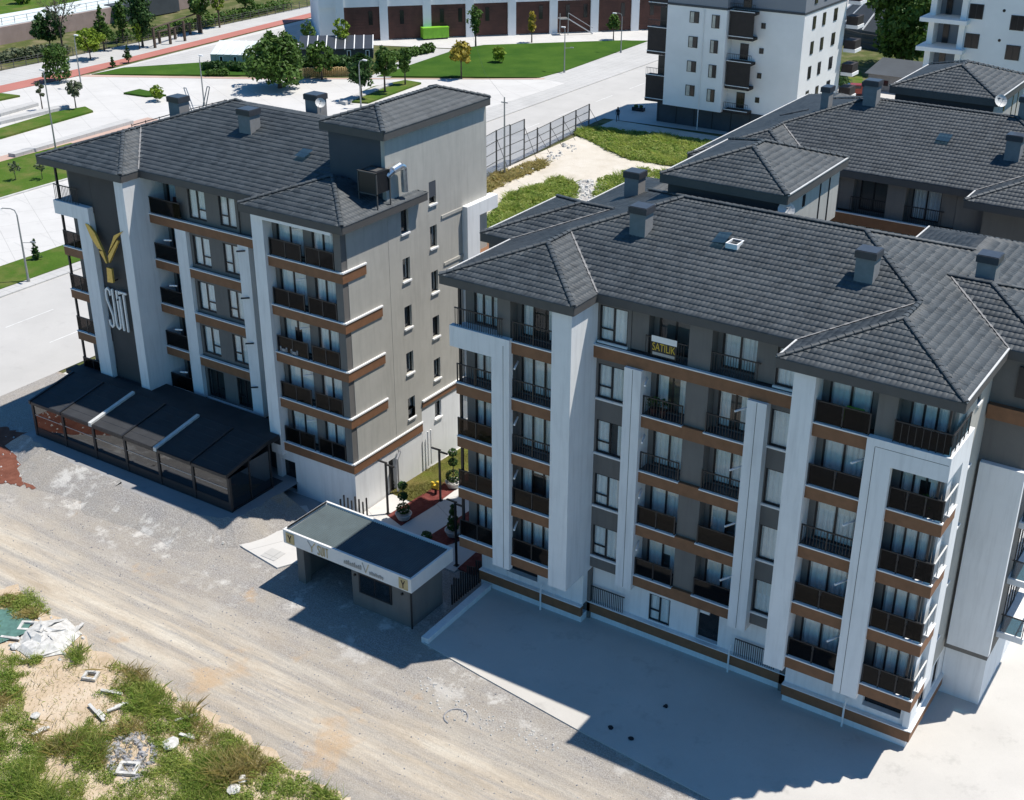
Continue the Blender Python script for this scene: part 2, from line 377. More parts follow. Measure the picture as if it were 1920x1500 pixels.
def railing(parent, mw, u0, u1, z, h=1.0, bars=False, panels=2, mat='dark_metal'):
    m = MB(); m.box(u0, u1, 0, .06, z+h-.05, z+h); n = panels
    for i in range(n+1): x = u0+(u1-u0)*i/n; x = min(max(x, u0+.03), u1-.03); m.box(x-.03, x+.03, .005, .055, z, z+h-.05)
    if bars:
        k = int((u1-u0)/.13)
        for i in range(1, k): x = u0+(u1-u0)*i/k; m.box(x-.012, x+.012, .018, .042, z+.04, z+h-.05)
        m.box(u0+.06, u1-.06, .012, .048, z, z+.04)
    r = m.obj('railing', mat, parent, mw)
    if not bars:
        for i in range(n):
            a, b = u0+(u1-u0)*i/n+.05, u0+(u1-u0)*(i+1)/n-.05
            MB().box(a, b, .024, .036, z+.04, z+h-.06).obj('glass_panel', 'rail_glass', r if r.parent is None else parent, mw)
    return r
def balcony(parent, mw, u0, u1, zt, depth, bh=.65, rail=None, bars=False, panels=2, sill=True):
    """slab with brown fascia band; railing and glass are sub-parts"""
    b = MB().box(u0, u1, 0, depth, zt-bh, zt-.06).obj('balcony', 'brown_band', parent, mw)
    if sill: MB().box(u0, u1, -.04, .16, zt-.06+.002, zt).obj('sill', 'white_trim', b, mw); MB().box(u0+.002, u1-.002, .162, depth-.01, zt-.058, zt-.012).obj('floor', 'chimney_cap', b, mw)
    if rail:
        for (a, c) in rail:
            m = MB(); h = 1.0; m.box(a, c, .05, .11, zt+h-.05, zt+h)
            for i in range(panels+1): x = min(max(a+(c-a)*i/panels, a+.03), c-.03); m.box(x-.03, x+.03, .055, .105, zt+.002, zt+h-.05)
            if bars:
                k = int((c-a)/.14)
                for i in range(1, k): x = a+(c-a)*i/k; m.box(x-.012, x+.012, .068, .092, zt+.05, zt+h-.05)
                m.box(a+.06, c-.06, .06, .1, zt+.03, zt+.06)
            m.obj('railing', 'dark_metal', b, mw)
            if not bars:
                for i in range(panels):
                    p, q = a+(c-a)*i/panels+.05, a+(c-a)*(i+1)/panels-.05
                    MB().box(p, q, .075, .087, zt+.05, zt+h-.07).obj('glass_panel', 'rail_glass', b, mw)
    return b
# ---------------------------------------------------------------- tiled hip roofs
SL = .335; TW, TG = .225, .36           # slope, tile width, plan gauge
TLP = [(0, 0.), (.22, .009), (.5, .020), (.78, .009), (1., 0.)]
def tile_local(w_=TW, nose=.056, amp=1.):
    v = []
    for t, hgt in TLP: v.append((t*w_, -.04, -.04*SL+.006))                  # nose bottom
    for t, hgt in TLP: v.append((t*w_, -.04, -.04*SL+nose+hgt*amp))               # nose top
    for t, hgt in TLP: v.append((t*w_, TG+.02, (TG+.02)*SL+.014+hgt*.75*amp))    # back
    f = []
    for i in range(4): f.append((i, i+1, i+6, i+5)); f.append((i+5, i+6, i+11, i+10))
    return np.array(v), np.array(f)
TLV, TLF = tile_local(); TLX, _ = tile_local(nose=.017, amp=1.9)      # side slopes lie flatter in their courses
def roof(parent, rects, ze, hips, valleys=(), n_parts=0, edges=(), gutters=(), tag='', rangeclip=None):
    """rects: maximal rectangles of the eave outline; height = slope * L-infinity distance to the outline"""
    A = np.array(rects, float)
    def hown(x, y):
        x = np.asarray(x, float); y = np.asarray(y, float)
        D = np.stack([np.stack([x-r[0], r[1]-x, y-r[2], r[3]-y]) for r in A])   # rect, side, pts
        mn = D.min(1); best = mn.argmax(0); h = mn.max(0)
        idx = np.arange(x.size); side = D[best, :, idx].argmin(1)
        return h, best*4+side
    lines = {}
    for i, r in enumerate(A):
        for s in range(4): lines[i*4+s] = (s, round(r[s], 3))
    uniq = sorted(set(lines.values())); lid = np.array([uniq.index(lines[i]) for i in range(len(lines))])
    x0, x1, y0, y1 = A[:, 0].min(), A[:, 1].max(), A[:, 2].min(), A[:, 3].max()
    # deck under the tiles
    st = .25; nx, ny = int((x1-x0)/st)+1, int((y1-y0)/st)+1
    xs, ys = np.linspace(x0, x1, nx), np.linspace(y0, y1, ny); X, Y = np.meshgrid(xs, ys); h, _ = hown(X.ravel(), Y.ravel())
    V = np.stack([X.ravel(), Y.ravel(), ze+SL*h-.075], 1); ok = (h > -.01).reshape(ny, nx)
    I = np.arange(nx*ny).reshape(ny, nx); qs = np.stack([I[:-1, :-1], I[:-1, 1:], I[1:, 1:], I[1:, :-1]], -1)
    keep = ok[:-1, :-1] & ok[:-1, 1:] & ok[1:, 1:] & ok[1:, :-1]
    if rangeclip is not None: keep &= rangeclip(X[:-1, :-1]-.4, Y[:-1, :-1]-.4)
    deck = from_mesh('roof', mesh_np('roof_deck', V, qs[keep]), 'roof_tile', parent)
    # tiles
    PV, PF, nv = [], [], 0; parts = []; cv, cf = [], []
    for li, (s, c) in enumerate(uniq):
        t0, t1, dm = (y0, y1, x1-x0) if s < 2 else (x0, x1, y1-y0)
        nt_, nd = int((t1-t0)/TW)+1, int(dm/2/TG)+2
        J, I2 = np.meshgrid(np.arange(nt_), np.arange(nd)); T0, D0 = (t0+J*TW).ravel(), (I2*TG).ravel()
        def plan(t, d):
            if s == 0: return c+d, t
            if s == 1: return c-d, t
            if s == 2: return t, c+d
            return t, c-d
        own = []
        for (a, b) in ((.03, .02), (TW-.03, .02), (.03, TG-.01), (TW-.03, TG-.01), (TW/2, TG/2)):
            px, py = plan(T0+a, D0+b); hh, ow = hown(px, py); own.append((lid[ow] == li) & (hh > 0) & (np.abs(hh-(D0+b)) < 1e-6))
        own = np.stack(own); full = own.all(0); some = own.any(0) & ~full
        if rangeclip is not None:
            px, py = plan(T0+TW/2, D0+TG/2); rc = rangeclip(px, py); full &= rc; some &= rc
        rz = {2: 0., 1: math.pi/2, 3: math.pi, 0: -math.pi/2}[s]
        def place(t, d, lv):
            if s in (0, 3): tt = t+TW-lv[..., 0]      # keep handedness: local x runs the other way
            else: tt = t+lv[..., 0]
            px, py = plan(tt, d+lv[..., 1]); return np.stack([px, py, ze+SL*d+lv[..., 2]], -1)
        lvs = TLX if s < 2 else TLV
        tf, df = T0[full], D0[full]
        jit = rng.uniform(-.006, .006, len(tf))
        W_ = place(tf[:, None], df[:, None], lvs[None]); W_[..., 2] += jit[:, None]
        cen = W_.mean(1); vis = s in (1, 2)
        sel = np.zeros(len(tf), bool)
        if n_parts and vis:
            for k in range(len(tf)): parts.append((np.linalg.norm(cen[k]-CAM), li, s, tf[k], df[k], len(PV), k, rz))
        PV.append(W_)
        # cut tiles along hips and valleys
        for k in np.nonzero(some)[0]:
            t, d = T0[k], D0[k]; wv = place(t, d, lvs[None])[0]; polys = [[tuple(p) for p in wv[list(f)]] for f in TLF]
            px, py = plan(t+np.linspace(.01, TW-.01, 5)[None].repeat(5, 0).ravel(), d+np.linspace(.01, TG-.01, 5)[:, None].repeat(5, 1).ravel())
            hh, ow = hown(px, py); ol = lid[ow]; mine = (ol == li) & (hh > 0)
            if mine.sum() == 0: continue
            mc = (px[mine].mean(), py[mine].mean())
            def dist(l, x, y): q, cc = uniq[l]; return (x-cc, cc-x, y-cc, cc-y)[q]
            for o in set(ol[~mine & (hh > 0)]):
                sg = 1 if dist(li, *mc)-dist(o, *mc) > 0 else -1; out = []
                for P in polys:
                    Q = []
                    for a, b in zip(P, P[1:]+P[:1]):
                        fa, fb = sg*(dist(li, a[0], a[1])-dist(o, a[0], a[1])), sg*(dist(li, b[0], b[1])-dist(o, b[0], b[1]))
                        if fa >= 0: Q.append(a)
                        if fa*fb < 0: q = fa/(fa-fb); Q.append(tuple(a[i]+(b[i]-a[i])*q for i in range(3)))
                    if len(Q) >= 3: out.append(Q)
                polys = out
            for P in polys: cf.append(tuple(range(len(cv), len(cv)+len(P)))); cv += P
    parts.sort(key=lambda q: q[0]); parts = parts[:n_parts]; drop = {}
    for p in parts: drop.setdefault(p[5], []).append(p[6])
    allv = []
    for i, W_ in enumerate(PV):
        if i in drop: W_ = np.delete(W_, drop[i], 0)
        allv.append(W_)
    allv = np.concatenate(allv); n = len(allv); faces = (TLF[None]+(np.arange(n)*15)[:, None, None]).reshape(-1, 4)
    from_mesh('roof_tile_field', mesh_np('roof_tile_field', allv.reshape(-1, 3), faces), 'roof_tile', deck, kind='stuff')
    if cv:
        me = bpy.data.meshes.new('cut_tile_field'); me.from_pydata(cv, [], cf); me.validate(); from_mesh('cut_tile_field', me, 'roof_tile', deck, kind='stuff')
    if parts:
        for (_, li, s, t, d, _a, _b, rz) in parts:
            q, c = uniq[li]; loc = {2: (t, c+d), 1: (c-d, t)}[s]
            j = random.uniform(-.004, .004); me = cached(('tile', s < 2), lambda: mesh_np('roof_tile', TLX if s < 2 else TLV, TLF))
            from_mesh('roof_tile', me, 'roof_tile', deck, Matrix.Translation((loc[0], loc[1], ze+SL*d+j)) @ Matrix.Rotation(rz+random.uniform(-.006, .006), 4, 'Z'))
    # ridge caps
    def cap():
        m = MB(); n = 6; L = .40
        for (x, r, up) in ((0, .135, .03), (L, .115, .012)):
            for i in range(n+1): a = math.pi*i/n; m.v.append((x, r*math.cos(a), up+r*.62*math.sin(a)-.02))
        for i in range(n): m.f.append((i, i+1, i+8, i+7))
        m.f.append(tuple(range(n, -1, -1))); me = m.mesh('ridge_tile'); me.materials.append(M['roof_tile']); return me
    cm = cached('cap', cap)
    for (ax, ay, bx, by) in hips:
        hz, _ = hown([ax, bx], [ay, by]); p, q = Vector((ax, ay, ze+SL*max(0, hz[0])+.05)), Vector((bx, by, ze+SL*max(0, hz[1])+.05))
        L = (q-p).length; k = max(1, int(L/.36)); d = (q-p)/L; yv = Vector((0, 0, 1)).cross(d).normalized(); zv = d.cross(yv)
        for i in range(k):
            o = p+d*(L*i/k); mw = Matrix(((d.x, yv.x, zv.x, o.x), (d.y, yv.y, zv.y, o.y), (d.z, yv.z, zv.z, o.z+.02), (0, 0, 0, 1)))
            from_mesh('ridge_tile', cm, None, deck, mw @ Matrix.Rotation(random.uniform(-.03, .03), 4, 'Z'))
    for (ax, ay, bx, by) in valleys:
        hz, _ = hown([ax, bx], [ay, by]); p, q = Vector((ax, ay, ze+SL*max(0, hz[0])+.085)), Vector((bx, by, ze+SL*hz[1]+.085)); d = (q-p).normalized(); sd_ = d.cross(Vector((0, 0, 1))).normalized()
        m = MB(); n = 26; rr = random.Random(3)
        for i in range(n):
            a, b = p.lerp(q, i/n), p.lerp(q, (i+1)/n); w1 = .02+.04*rr.random(); m.poly([a-sd_*w1, b-sd_*w1, b+sd_*w1, a+sd_*w1])
        m.obj('valley_flashing', 'chimney_wall', deck)
    for (ax, ay, bx, by) in edges:      # fascia boards
        m = MB(); t = .05
        if abs(ay-by) < 1e-6: m.box(min(ax, bx), max(ax, bx), ay-t/2, ay+t/2, ze-.42, ze+.03)
        else: m.box(ax-t/2+.003, ax+t/2-.003, min(ay, by)+t/2, max(ay, by)-t/2, ze-.418, ze+.028)
        m.obj('fascia', 'fascia', deck)
    for (ax, ay, bx, by) in gutters:
        m = MB(); t = .04
        if abs(ay-by) < 1e-6: m.box(min(ax, bx), max(ax, bx), ay-t, ay+t*.2, ze+.031, ze+.075)
        else:
            sg = -1 if ax < (x0+x1)/2 else 1
            m.box(ax-t, ax+t, min(ay, by), max(ay, by), ze+.031, ze+.075)
        m.obj('gutter', 'gutter_metal', deck)
    return deck, lambda x, y: ze+SL*float(hown([x], [y])[0][0])
def chimney(parent, x, y, zb, zt, w_=1.0, d=.9):
    c = MB().box(x-w_/2, x+w_/2, y-d/2, y+d/2, zb, zt-.32).obj('chimney', 'chimney_wall', parent)
    m = MB().box(x-w_/2-.07, x+w_/2+.07, y-d/2-.07, y+d/2+.07, zt-.318, zt); m.box(x-w_/2-.03, x+w_/2+.03, y-d/2-.03, y+d/2+.03, zt+.002, zt+.03); m.obj('cap', 'chimney_cap', c)
    m = MB()
    for i in range(3): xx = x-w_*.32+i*w_*.32; m.box(xx-.04, xx+.04, y-.2, y+.2, zt-.24, zt-.22)
    MB().box(x-w_/2-.12, x+w_/2+.12, y-d/2-.22, y-d/2-.002, zb+.12, zb+.16).obj('flashing', 'stone_curb', c)
def dish(label, p, yaw, r=.4):
    t = thing('satellite_dish', label, 'satellite dish', p); p = Vector(p); m = MB(); n = 14; c = p+Vector((0, 0, .55)); ax = Vector((math.cos(yaw)*.85, math.sin(yaw)*.85, .52)).normalized(); a = ax.orthogonal().normalized(); b = ax.cross(a)
    rings = []
    for k in range(4):
        q = k/3; rings.append([c+ax*(q*q*.12)+(a*math.cos(2*math.pi*i/n)+b*math.sin(2*math.pi*i/n))*(r*max(q, .02)) for i in range(n)])
    for k in range(3):
        for i in range(n): m.poly([rings[k][i], rings[k][(i+1) % n], rings[k+1][(i+1) % n], rings[k+1][i]])
    m.obj('reflector', 'gutter_metal', t); m = MB(); m.tube(p, c, .025); m.tube(c-a*r*.8, c+ax*.42, .012); m.box(*(lambda q: (q.x-.04, q.x+.04, q.y-.04, q.y+.04, q.z-.04, q.z+.04))(c+ax*.42)); m.obj('mount', 'grey_metal', t)
# ---------------------------------------------------------------- apartment block (used for the near block and the one behind it)
ZT = [2.32+3*k for k in range(5)]
def apartment(label, ox, oy, lite=False):
    b = thing('apartment_building', label, 'building', (ox+5.2, oy+8, -1.8), 'matching apartment blocks with tiled roofs')
    def FX(y): return Matrix.Translation((ox, oy+y, 0))
    def RX(x): return Matrix.Translation((ox+x, oy, 0)) @ Matrix.Rotation(math.pi/2, 4, 'Z')
    def LX(x): return Matrix.Translation((ox+x, oy, 0)) @ Matrix.Rotation(-math.pi/2, 4, 'Z')
    O = Matrix.Translation((ox, oy, 0)); fl = range(3, 5) if lite else range(5); z0 = 7. if lite else -1.8
    core = MB(); core.box(-6.6, -.02, 2.56 if not lite else 1.75, 9, z0, 16.7); core.box(10.65, 17.0, 2.56 if not lite else 1.75, 9, z0, 16.7); core.box(-.02, 10.65, 3.3, 9.0, z0, 16.69)
    core.box(-6.8, 17.1, 9.002, 17.0, z0, 16.695); core.obj('wall_core', 'taupe', b, O)
    if not lite: MB().box(-6.55, -1.06, 1.3, 2.55, 1.62, 16.68).obj('dark_filler', 'interior', b, O); MB().box(11.66, 17.0, 1.3, 2.55, 1.62, 16.68).obj('dark_filler', 'interior', b, O)  # dark filler added behind the windows, blocks light leaking up from below
    # rear wings
    wing = MB(); wing.box(-8.9, -6.602, 6.3, 13.2, z0, 16.6); wing.obj('wing_wall', 'taupe', b, O) if not lite else None; MB().box(17.17, 19.2, 6.3, 13.2, 1.3 if not lite else z0, 16.6).obj('wing_wall', 'taupe', b, O); MB().box(17.18, 19.1, 6.9, 13.1, z0, 1.3).obj('wing_wall', 'white_wall', b, O) if not lite else None
    # pillars and frames
    if not lite:
        MB().box(-1.05, 0, 0, 3.28, 1.45, 16.62).obj('pillar', 'white_wall', b, O)
        MB().box(10.7, 11.65, 0, 3.28, 1.55, 16.62).obj('pillar', 'white_wall', b, O)
        for a, c in ((1.78, 2.68), (8.0, 8.92)):
            p = MB().box(a, c, 1.9, 2.94, 1.45, 13.64).obj('pillar', 'white_wall', b, O); MB().box((a+c)/2-.012, (a+c)/2+.012, 1.895, 1.8995, 1.5, 13.6).obj('groove', 'fascia', p, O)
        p = MB().box(-4.45, -3.42, 0, .32, 1.45, 13.298).box(-6.92, -3.42, 0, .32, 13.3, 14.4).obj('white_frame', 'white_wall', b, O)
        MB().box(-3.78, -3.755, -.004, -.0005, 1.5, 14.05).obj('groove', 'fascia', p, O)
        p = MB().box(14.05, 15.15, 0, .32, 1.5, 13.298).box(14.05, 17.46, 0, .32, 13.3, 14.4).box(17.14, 17.46, .322, 3.24, 13.302, 14.398).box(17.14, 17.46, 2.1, 3.24, 1.5, 13.3).obj('white_frame', 'white_wall', b, O)
        MB().box(14.40, 14.425, -.004, -.0005, 1.5, 14.05).box(14.43, 17.40, -.004, -.0005, 14.045, 14.065).obj('groove', 'fascia', p, O)
        MB().box(-4.3, -3.57, .322, .945, 1.5, 16.6).obj('partition', 'taupe', b, O); MB().box(14.2, 15.0, .322, .945, 1.5, 16.6).obj('partition', 'taupe', b, O)
    # loggia back walls with openings
    holesL, holesR, hm1, hm2 = [], [], [], []
    for k in (range(5) if not lite else fl):
        zt = ZT[k]; top = (ZT[k+1]-.75) if k < 4 else 16.5
        c = ['full', 'open', 'full', 'full', 'open']; rv = random.Random(40+k)
        if not lite:
            for (a, q, pn, cu) in ((-6.1, -4.55, 3, 'full'), (-3.35, -1.35, 3, c[k])):
                holesL.append((a, q, zt+.05, zt+2.2)); window(b, FX(.95), a, q, zt+.05, zt+2.2, pn, curtain=cu if k != 4 or a > -4 else 'full', blind=rv.choice([0, 0, .25, .4]))
            for (a, q, pn, cu) in ((11.95, 13.8, 2, 'full'), (15.35, 16.95, 3, 'full')):
                holesR.append((a, q, zt+.05, zt+2.2)); window(b, FX(.95), a, q, zt+.05, zt+2.2, pn, curtain=cu if (k, a > 14) != (3, True) else 'open', blind=rv.choice([0, 0, .3, .45]) if k != 4 else 0)
        for (a, q, cu) in ((2.95, 4.65, c[(k+1) % 5]), (6.15, 7.9, c[(k+3) % 5])):
            hm1.append((a, q, zt+.05, zt+2.2)); window(b, FX(2.95), a, q, zt+.05, zt+2.2, 2, curtain=cu if not (k == 4 and a < 3) else None, blind=rv.choice([.4, .3, .5]) if k in (0, 1) else rv.choice([0, 0, .2]))
    if not lite:
        wall(b, FX(.95), -6.6, -1.05, 1.6, 16.6, holesL, 'taupe'); wall(b, FX(.95), 11.65, 17.1, 1.6, 16.6, holesR, 'taupe')
    wall(b, FX(2.95), -.02 if lite else 2.68, 10.65 if lite else 8.0, max(z0, 1.68), 16.6, hm1, 'taupe')
    # mid facade: window piers, mid column
    hl, hr = [], []
    for k in fl:
        zt = ZT[k]; hl.append((.1, 1.6, zt+.12, zt+1.92)); window(b, FX(2.4), .1, 1.6, zt+.12, zt+1.92, 2, (.34, [0]), curtain='full' if k != 2 else 'open', sill='white_trim')
        if not lite: hr.append((8.98, 10.05, zt+.12, zt+1.95)); window(b, FX(2.4), 8.98, 10.05, zt+.12, zt+1.95, 1, curtain='full', sill='white_trim', blind=.45 if k == 0 else 0)
    wall(b, FX(2.4), -.02, 1.78, max(z0, 1.68), 16.6, hl, 'taupe', depth=.3); wall(b, FX(2.4), 8.92, 10.7, max(z0, 1.68), 16.6, hr, 'taupe', depth=.3)
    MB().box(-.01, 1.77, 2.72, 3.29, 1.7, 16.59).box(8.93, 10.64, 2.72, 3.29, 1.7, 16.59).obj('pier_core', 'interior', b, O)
    MB().box(4.8, 5.92, 2.3, 2.949, max(z0, 1.68), 16.6).obj('column', 'taupe', b, O)
    MB().box(1.79, 2.67, 2.45, 2.945, 14.4, 16.6).obj('column', 'taupe', b, O); MB().box(8.02, 8.9, 2.45, 2.945, 14.4, 16.6).obj('column', 'taupe', b, O)
    for k in fl:
        zt = ZT[k]
        if not lite:
            bars = k == 4
            balcony(b, FX(.2), -6.72, -4.452, zt, .74, rail=[(-6.72, -4.5)], bars=k >= 3) if k < 4 else None
            if k == 4:
                bb = MB().box(-6.7, -4.46, .322, .94, 13.6, 14.3).obj('balcony', 'white_wall', b, O); rl = MB(); rl.box(-6.7, -3.9, .12, .18, 15.3, 15.35)
                for i in range(22): rl.box(-6.68+i*.13, -6.655+i*.13, .14, .165, 14.402, 15.3)
                rl.obj('railing', 'dark_metal', bb, O)
            balcony(b, FX(.2), -3.418, -1.052, zt, .74, rail=[(-3.4, -1.07)], panels=2, bars=k >= 2)
            balcony(b, FX(.2), 11.652, 14.048, zt, .74, rail=[(11.67, 14.03)], bars=k == 2)
            if k < 4:
                q = balcony(b, FX(.2), 15.152, 17.5, zt, .74, rail=[(15.17, 17.45)], panels=3)
                MB().box(17.40, 17.46, .33, 2.05, zt+.95, zt+1.0).box(17.40, 17.46, 1.0, 1.05, zt, zt+.95).box(17.40, 17.46, 1.95, 2.0, zt, zt+.95).obj('railing', 'gutter_metal', q, O)
                MB().box(17.425, 17.437, .36, 1.95, zt+.06, zt+.93).obj('glass_panel', 'blue_glass', q, O)
                MB().box(17.1, 17.5, .945, 2.098, zt-.65, zt-.062).obj('band_return', 'brown_band', q, O)
                MB().box(17.1, 17.54, .945, 2.098, zt-.058, zt+.002).obj('sill', 'white_trim', q, O)
            else:
                q = MB().box(15.16, 17.13, .33, .94, 13.6, 14.3).obj('balcony', 'white_wall', b, O)
                rl = MB().box(15.0, 17.4, .12, .18, 15.33, 15.38).box(17.34, 17.40, .182, 2.6, 15.33, 15.38)
                for i in range(9): rl.box(15.02+i*.29, 15.05+i*.29, .135, .165, 14.402, 15.33)
                for i in range(4): rl.box(17.35, 17.39, .7+i*.6, .74+i*.6, 14.402, 15.33)
                rl.obj('railing', 'dark_metal', q, O); MB().box(17.36, 17.372, .2, 2.6, 14.45, 15.3).obj('glass_panel', 'blue_glass', q, O); MB().box(15.05, 17.3, .145, .157, 14.45, 15.3).obj('glass_panel', 'rail_glass', q, O)
            # black corner posts of the glazed corners
            MB().box(-6.62, -6.5, .34, .46, zt+.002, zt+2.25).obj('corner_post', 'black_frame', b, O); MB().box(17.02, 17.12, .34, .44, zt+.002, zt+2.25).obj('corner_post', 'black_frame', b, O)
        if k < 4:
            balcony(b, FX(2.1), 2.682, 4.82, zt, .84, rail=[(2.70, 4.78)], panels=2, bars=k >= 2)
            balcony(b, FX(2.1), 5.9, 7.998, zt, .84, rail=[(5.95, 7.98)], panels=1, bars=k >= 2)
            MB().box(4.822, 5.898, 2.1, 2.298, zt-.65, zt).obj('band', 'brown_band', b, O)
        else:
            q = balcony(b, FX(2.08), -.1 if not lite else -.1, 10.698, zt, .3, bh=.68); MB().box(-.02, 10.6, 2.382, 2.94, zt-.5, zt-.065).obj('slab', 'taupe', q, O)
            for (a, c) in ((2.6, 4.75), (5.95, 8.3)):
                rl = MB(); rl.box(a, c, 2.3, 2.36, zt+.95, zt+1.0)
                for i in range(int((c-a)/.13)): rl.box(a+i*.13, a+.025+i*.13, 2.315, 2.34, zt+.003, zt+.95)
                rl.obj('railing', 'dark_metal', q, O)
        if not lite:    # boiler flues
            for (x, y, dx) in ((13.95, .7, -.4), (2.72, 2.5, .25), (7.95, 2.4, -.4), (-3.38, .7, .3)):
                if k == 4: continue
                MB().tube((x, y, zt+1.75), (x+dx, y-.75, zt+1.72), .05, .05, 8).obj('flue_pipe', 'white_trim', b, O)
    if not lite:
        # ground floor: base walls stand back under the overhanging balconies
        GZ = -1.8
        for (a, c, y) in ((-6.6, -.2, 2.0), (-.198, 11.098, 2.7), (11.1, 17.14, 2.0)):
            g = MB().box(a, c, y, y+1.0 if a != -.198 else 3.28, GZ, GZ+.5).obj('plinth', 'white_wall', b, O)
            MB().box(a-.03 if a != -.198 else a, c+.03 if a != -.198 else c, y-.14, y+.10, GZ+.502, GZ+1.08).obj('brown_ledge', 'brown_band', g, O); MB().box(a-.03 if a != -.198 else a, c+.03 if a != -.198 else c, y-.17, y+.14, GZ+1.082, GZ+1.13).obj('coping', 'white_trim', g, O)
        for (a, c) in ((-.1, 2.0), (8.2, 10.4)):
            rl = MB(); k = int((c-a)/.11)
            for i in range(k): rl.box(a+i*.11, a+.03+i*.11, 2.6, 2.63, GZ+1.132, GZ+2.1)
            rl.box(a, c, 2.59, 2.64, GZ+2.1, GZ+2.14).obj('railing', 'dark_metal', b, O)
        wall(b, FX(2.1), -6.6, -.2, GZ+1.132, 1.7, [(-5.0, -3.0, -.3, 1.2)], 'white_wall', depth=.5, name='ground_wall'); MB().box(-5.0, -3.0, 2.45, 2.5, -.3, 1.2).obj('window', 'window_dark', b, O)
        wall(b, FX(2.1), 11.1, 17.14, GZ+1.132, 1.7, [(14.9, 16.7, -.35, 1.2)], 'white_wall', depth=.5, name='ground_wall'); MB().box(14.9, 16.7, 2.45, 2.5, -.35, 1.2).obj('window', 'window_dark', b, O)
        wall(b, FX(2.82), -.19, 11.09, GZ+1.132, 1.68, [(3.3, 4.5, -.6, 1.0), (6.0, 7.2, -.64, 1.3)], 'white_wall', name='ground_wall', depth=.4)
        window(b, FX(2.82), 3.3, 4.5, -.6, 1.0, 2, (.4, [0]), curtain='full'); MB().box(6.0, 7.2, 3.1, 3.15, -.64, 1.3).obj('door', 'window_dark', b, O); MB().box(6.2, 6.7, 2.7, 2.8, 1.05, 1.2).obj('flue_pipe', 'white_trim', b, O)
        for (x, y) in ((-2.6, 1.78), (14.2, 1.78), (8.0, 2.5)):
            MB().tube((x, y+.2, -.2), (x, y, -.5), .05, .05, 8).tube((x, y, -.5), (x, y, GZ+.05), .05, .05, 8).obj('downpipe', 'white_trim', b, O)
        # right side wall (facing +X)
        holes = []
        for k in range(5):
            holes.append((4.0, 4.55, ZT[k]+.75, ZT[k]+2.0)); window(b, RX(17.2), 4.0, 4.55, ZT[k]+.75, ZT[k]+2.0, 1, curtain=None, sill='white_trim')
        wall(b, RX(17.2), 3.242, 6.28, 1.2, 16.6, holes, 'taupe_sunlit', depth=.19); wall(b, RX(17.16), 2.0, 9.0, -.67, 1.2, [(3.0, 4.1, -.4, .8), (5.2, 6.0, -.5, .9)], 'white_wall', depth=.3, name='ground_wall')
        MB().box(16.5, 17.12, 2.3, 9.0, -1.8, -1.3).obj('plinth', 'white_wall', b, O); MB().box(16.9, 17.30, 1.87, 9.0, -1.296, -.722).obj('brown_ledge', 'brown_band', b, O); MB().box(16.9, 17.34, 1.85, 9.0, -.716, -.672).obj('coping', 'white_trim', b, O)
        MB().box(17.02, 17.2, 1.2, 2.095, 1.65, 14.0).obj('side_wall', 'white_wall', b, O); MB().box(17.02, 17.2, 1.2, 3.235, 14.41, 16.6).obj('side_wall', 'taupe_sunlit', b, O)
        for (y0, y1, q0, q1) in ((3.0, 4.1, -.4, .8), (5.2, 6.0, -.5, .9)): window(b, RX(17.16), y0, y1, q0, q1, 2, curtain=None, inset=.06)
        # white screen panel at the wing and its balconies
        MB().box(17.35, 19.28, 5.98, 6.28, 1.75, 11.5).obj('white_frame', 'white_wall', b, O)
        MB().box(17.25, 19.3, 5.96, 6.28, 13.65, 14.3).obj('band', 'brown_band', b, O)
        for k in range(5):
            q = MB().box(19.202, 20.4, 7.4, 12.2, ZT[k]-.3, ZT[k]).obj('balcony', 'white_wall', b, O)
            rl = MB().box(20.3, 20.36, 7.4, 12.2, ZT[k]+.95, ZT[k]+1.0).box(19.25, 20.29, 7.42, 7.47, ZT[k]+.95, ZT[k]+1.0)
            for i in range(7): rl.box(20.31, 20.35, 7.42+i*.78, 7.46+i*.78, ZT[k]+.002, ZT[k]+.95)
            rl.obj('railing', 'dark_metal', q, O); MB().box(19.3, 20.28, 7.44, 7.45, ZT[k]+.05, ZT[k]+.93).obj('glass_panel', 'blue_glass', q, O)
            window(b, RX(19.3), 8.2, 10.4, ZT[k]+.05, ZT[k]+2.2, 3, curtain='full')
        MB().box(18.2, 18.9, 6.2, 6.296, 14.8, 16.2).obj('window', 'black_frame', b, O)
    # roof
    rects = [(-7.3, 17.68, 1.9, 17.6), (-7.3, .2, -.2, 19.7), (9.95, 17.68, -.2, 20.0), (-9.2 if not lite else -7.3, 19.58, 5.95, 13.6)]
    rects = [(a+ox, c+ox, d+oy, e+oy) for a, c, d, e in rects]
    hips = [(-7.3, -.2, -3.55, 3.55), (.2, -.2, -3.55, 3.55), (-3.55, 3.55, -3.55, 5.65), (-3.55, 5.65, .55, 9.75), (.55, 9.75, 9.83, 9.75), (13.815, 5.765, 9.83, 9.75), (13.815, 3.665, 13.815, 5.765), (9.95, -.2, 13.815, 3.665), (17.68, -.2, 13.815, 3.665),
            (-9.2, 5.95, -5.375, 9.775), (-9.2, 13.6, -5.375, 9.775), (-5.375, 9.775, -3.475, 9.775), (19.58, 5.95, 15.755, 9.775), (19.58, 13.6, 15.755, 9.775), (15.755, 9.775, 13.855, 9.775),
            (13.815, 13.74, 9.83, 9.75), (-3.55, 13.85, .55, 9.75)]
    val = [(.2, 1.9, -3.55, 5.65), (9.95, 1.9, 13.815, 5.765), (17.68, 5.95, 13.855, 9.775), (-7.3, 5.95, -3.475, 9.775)]
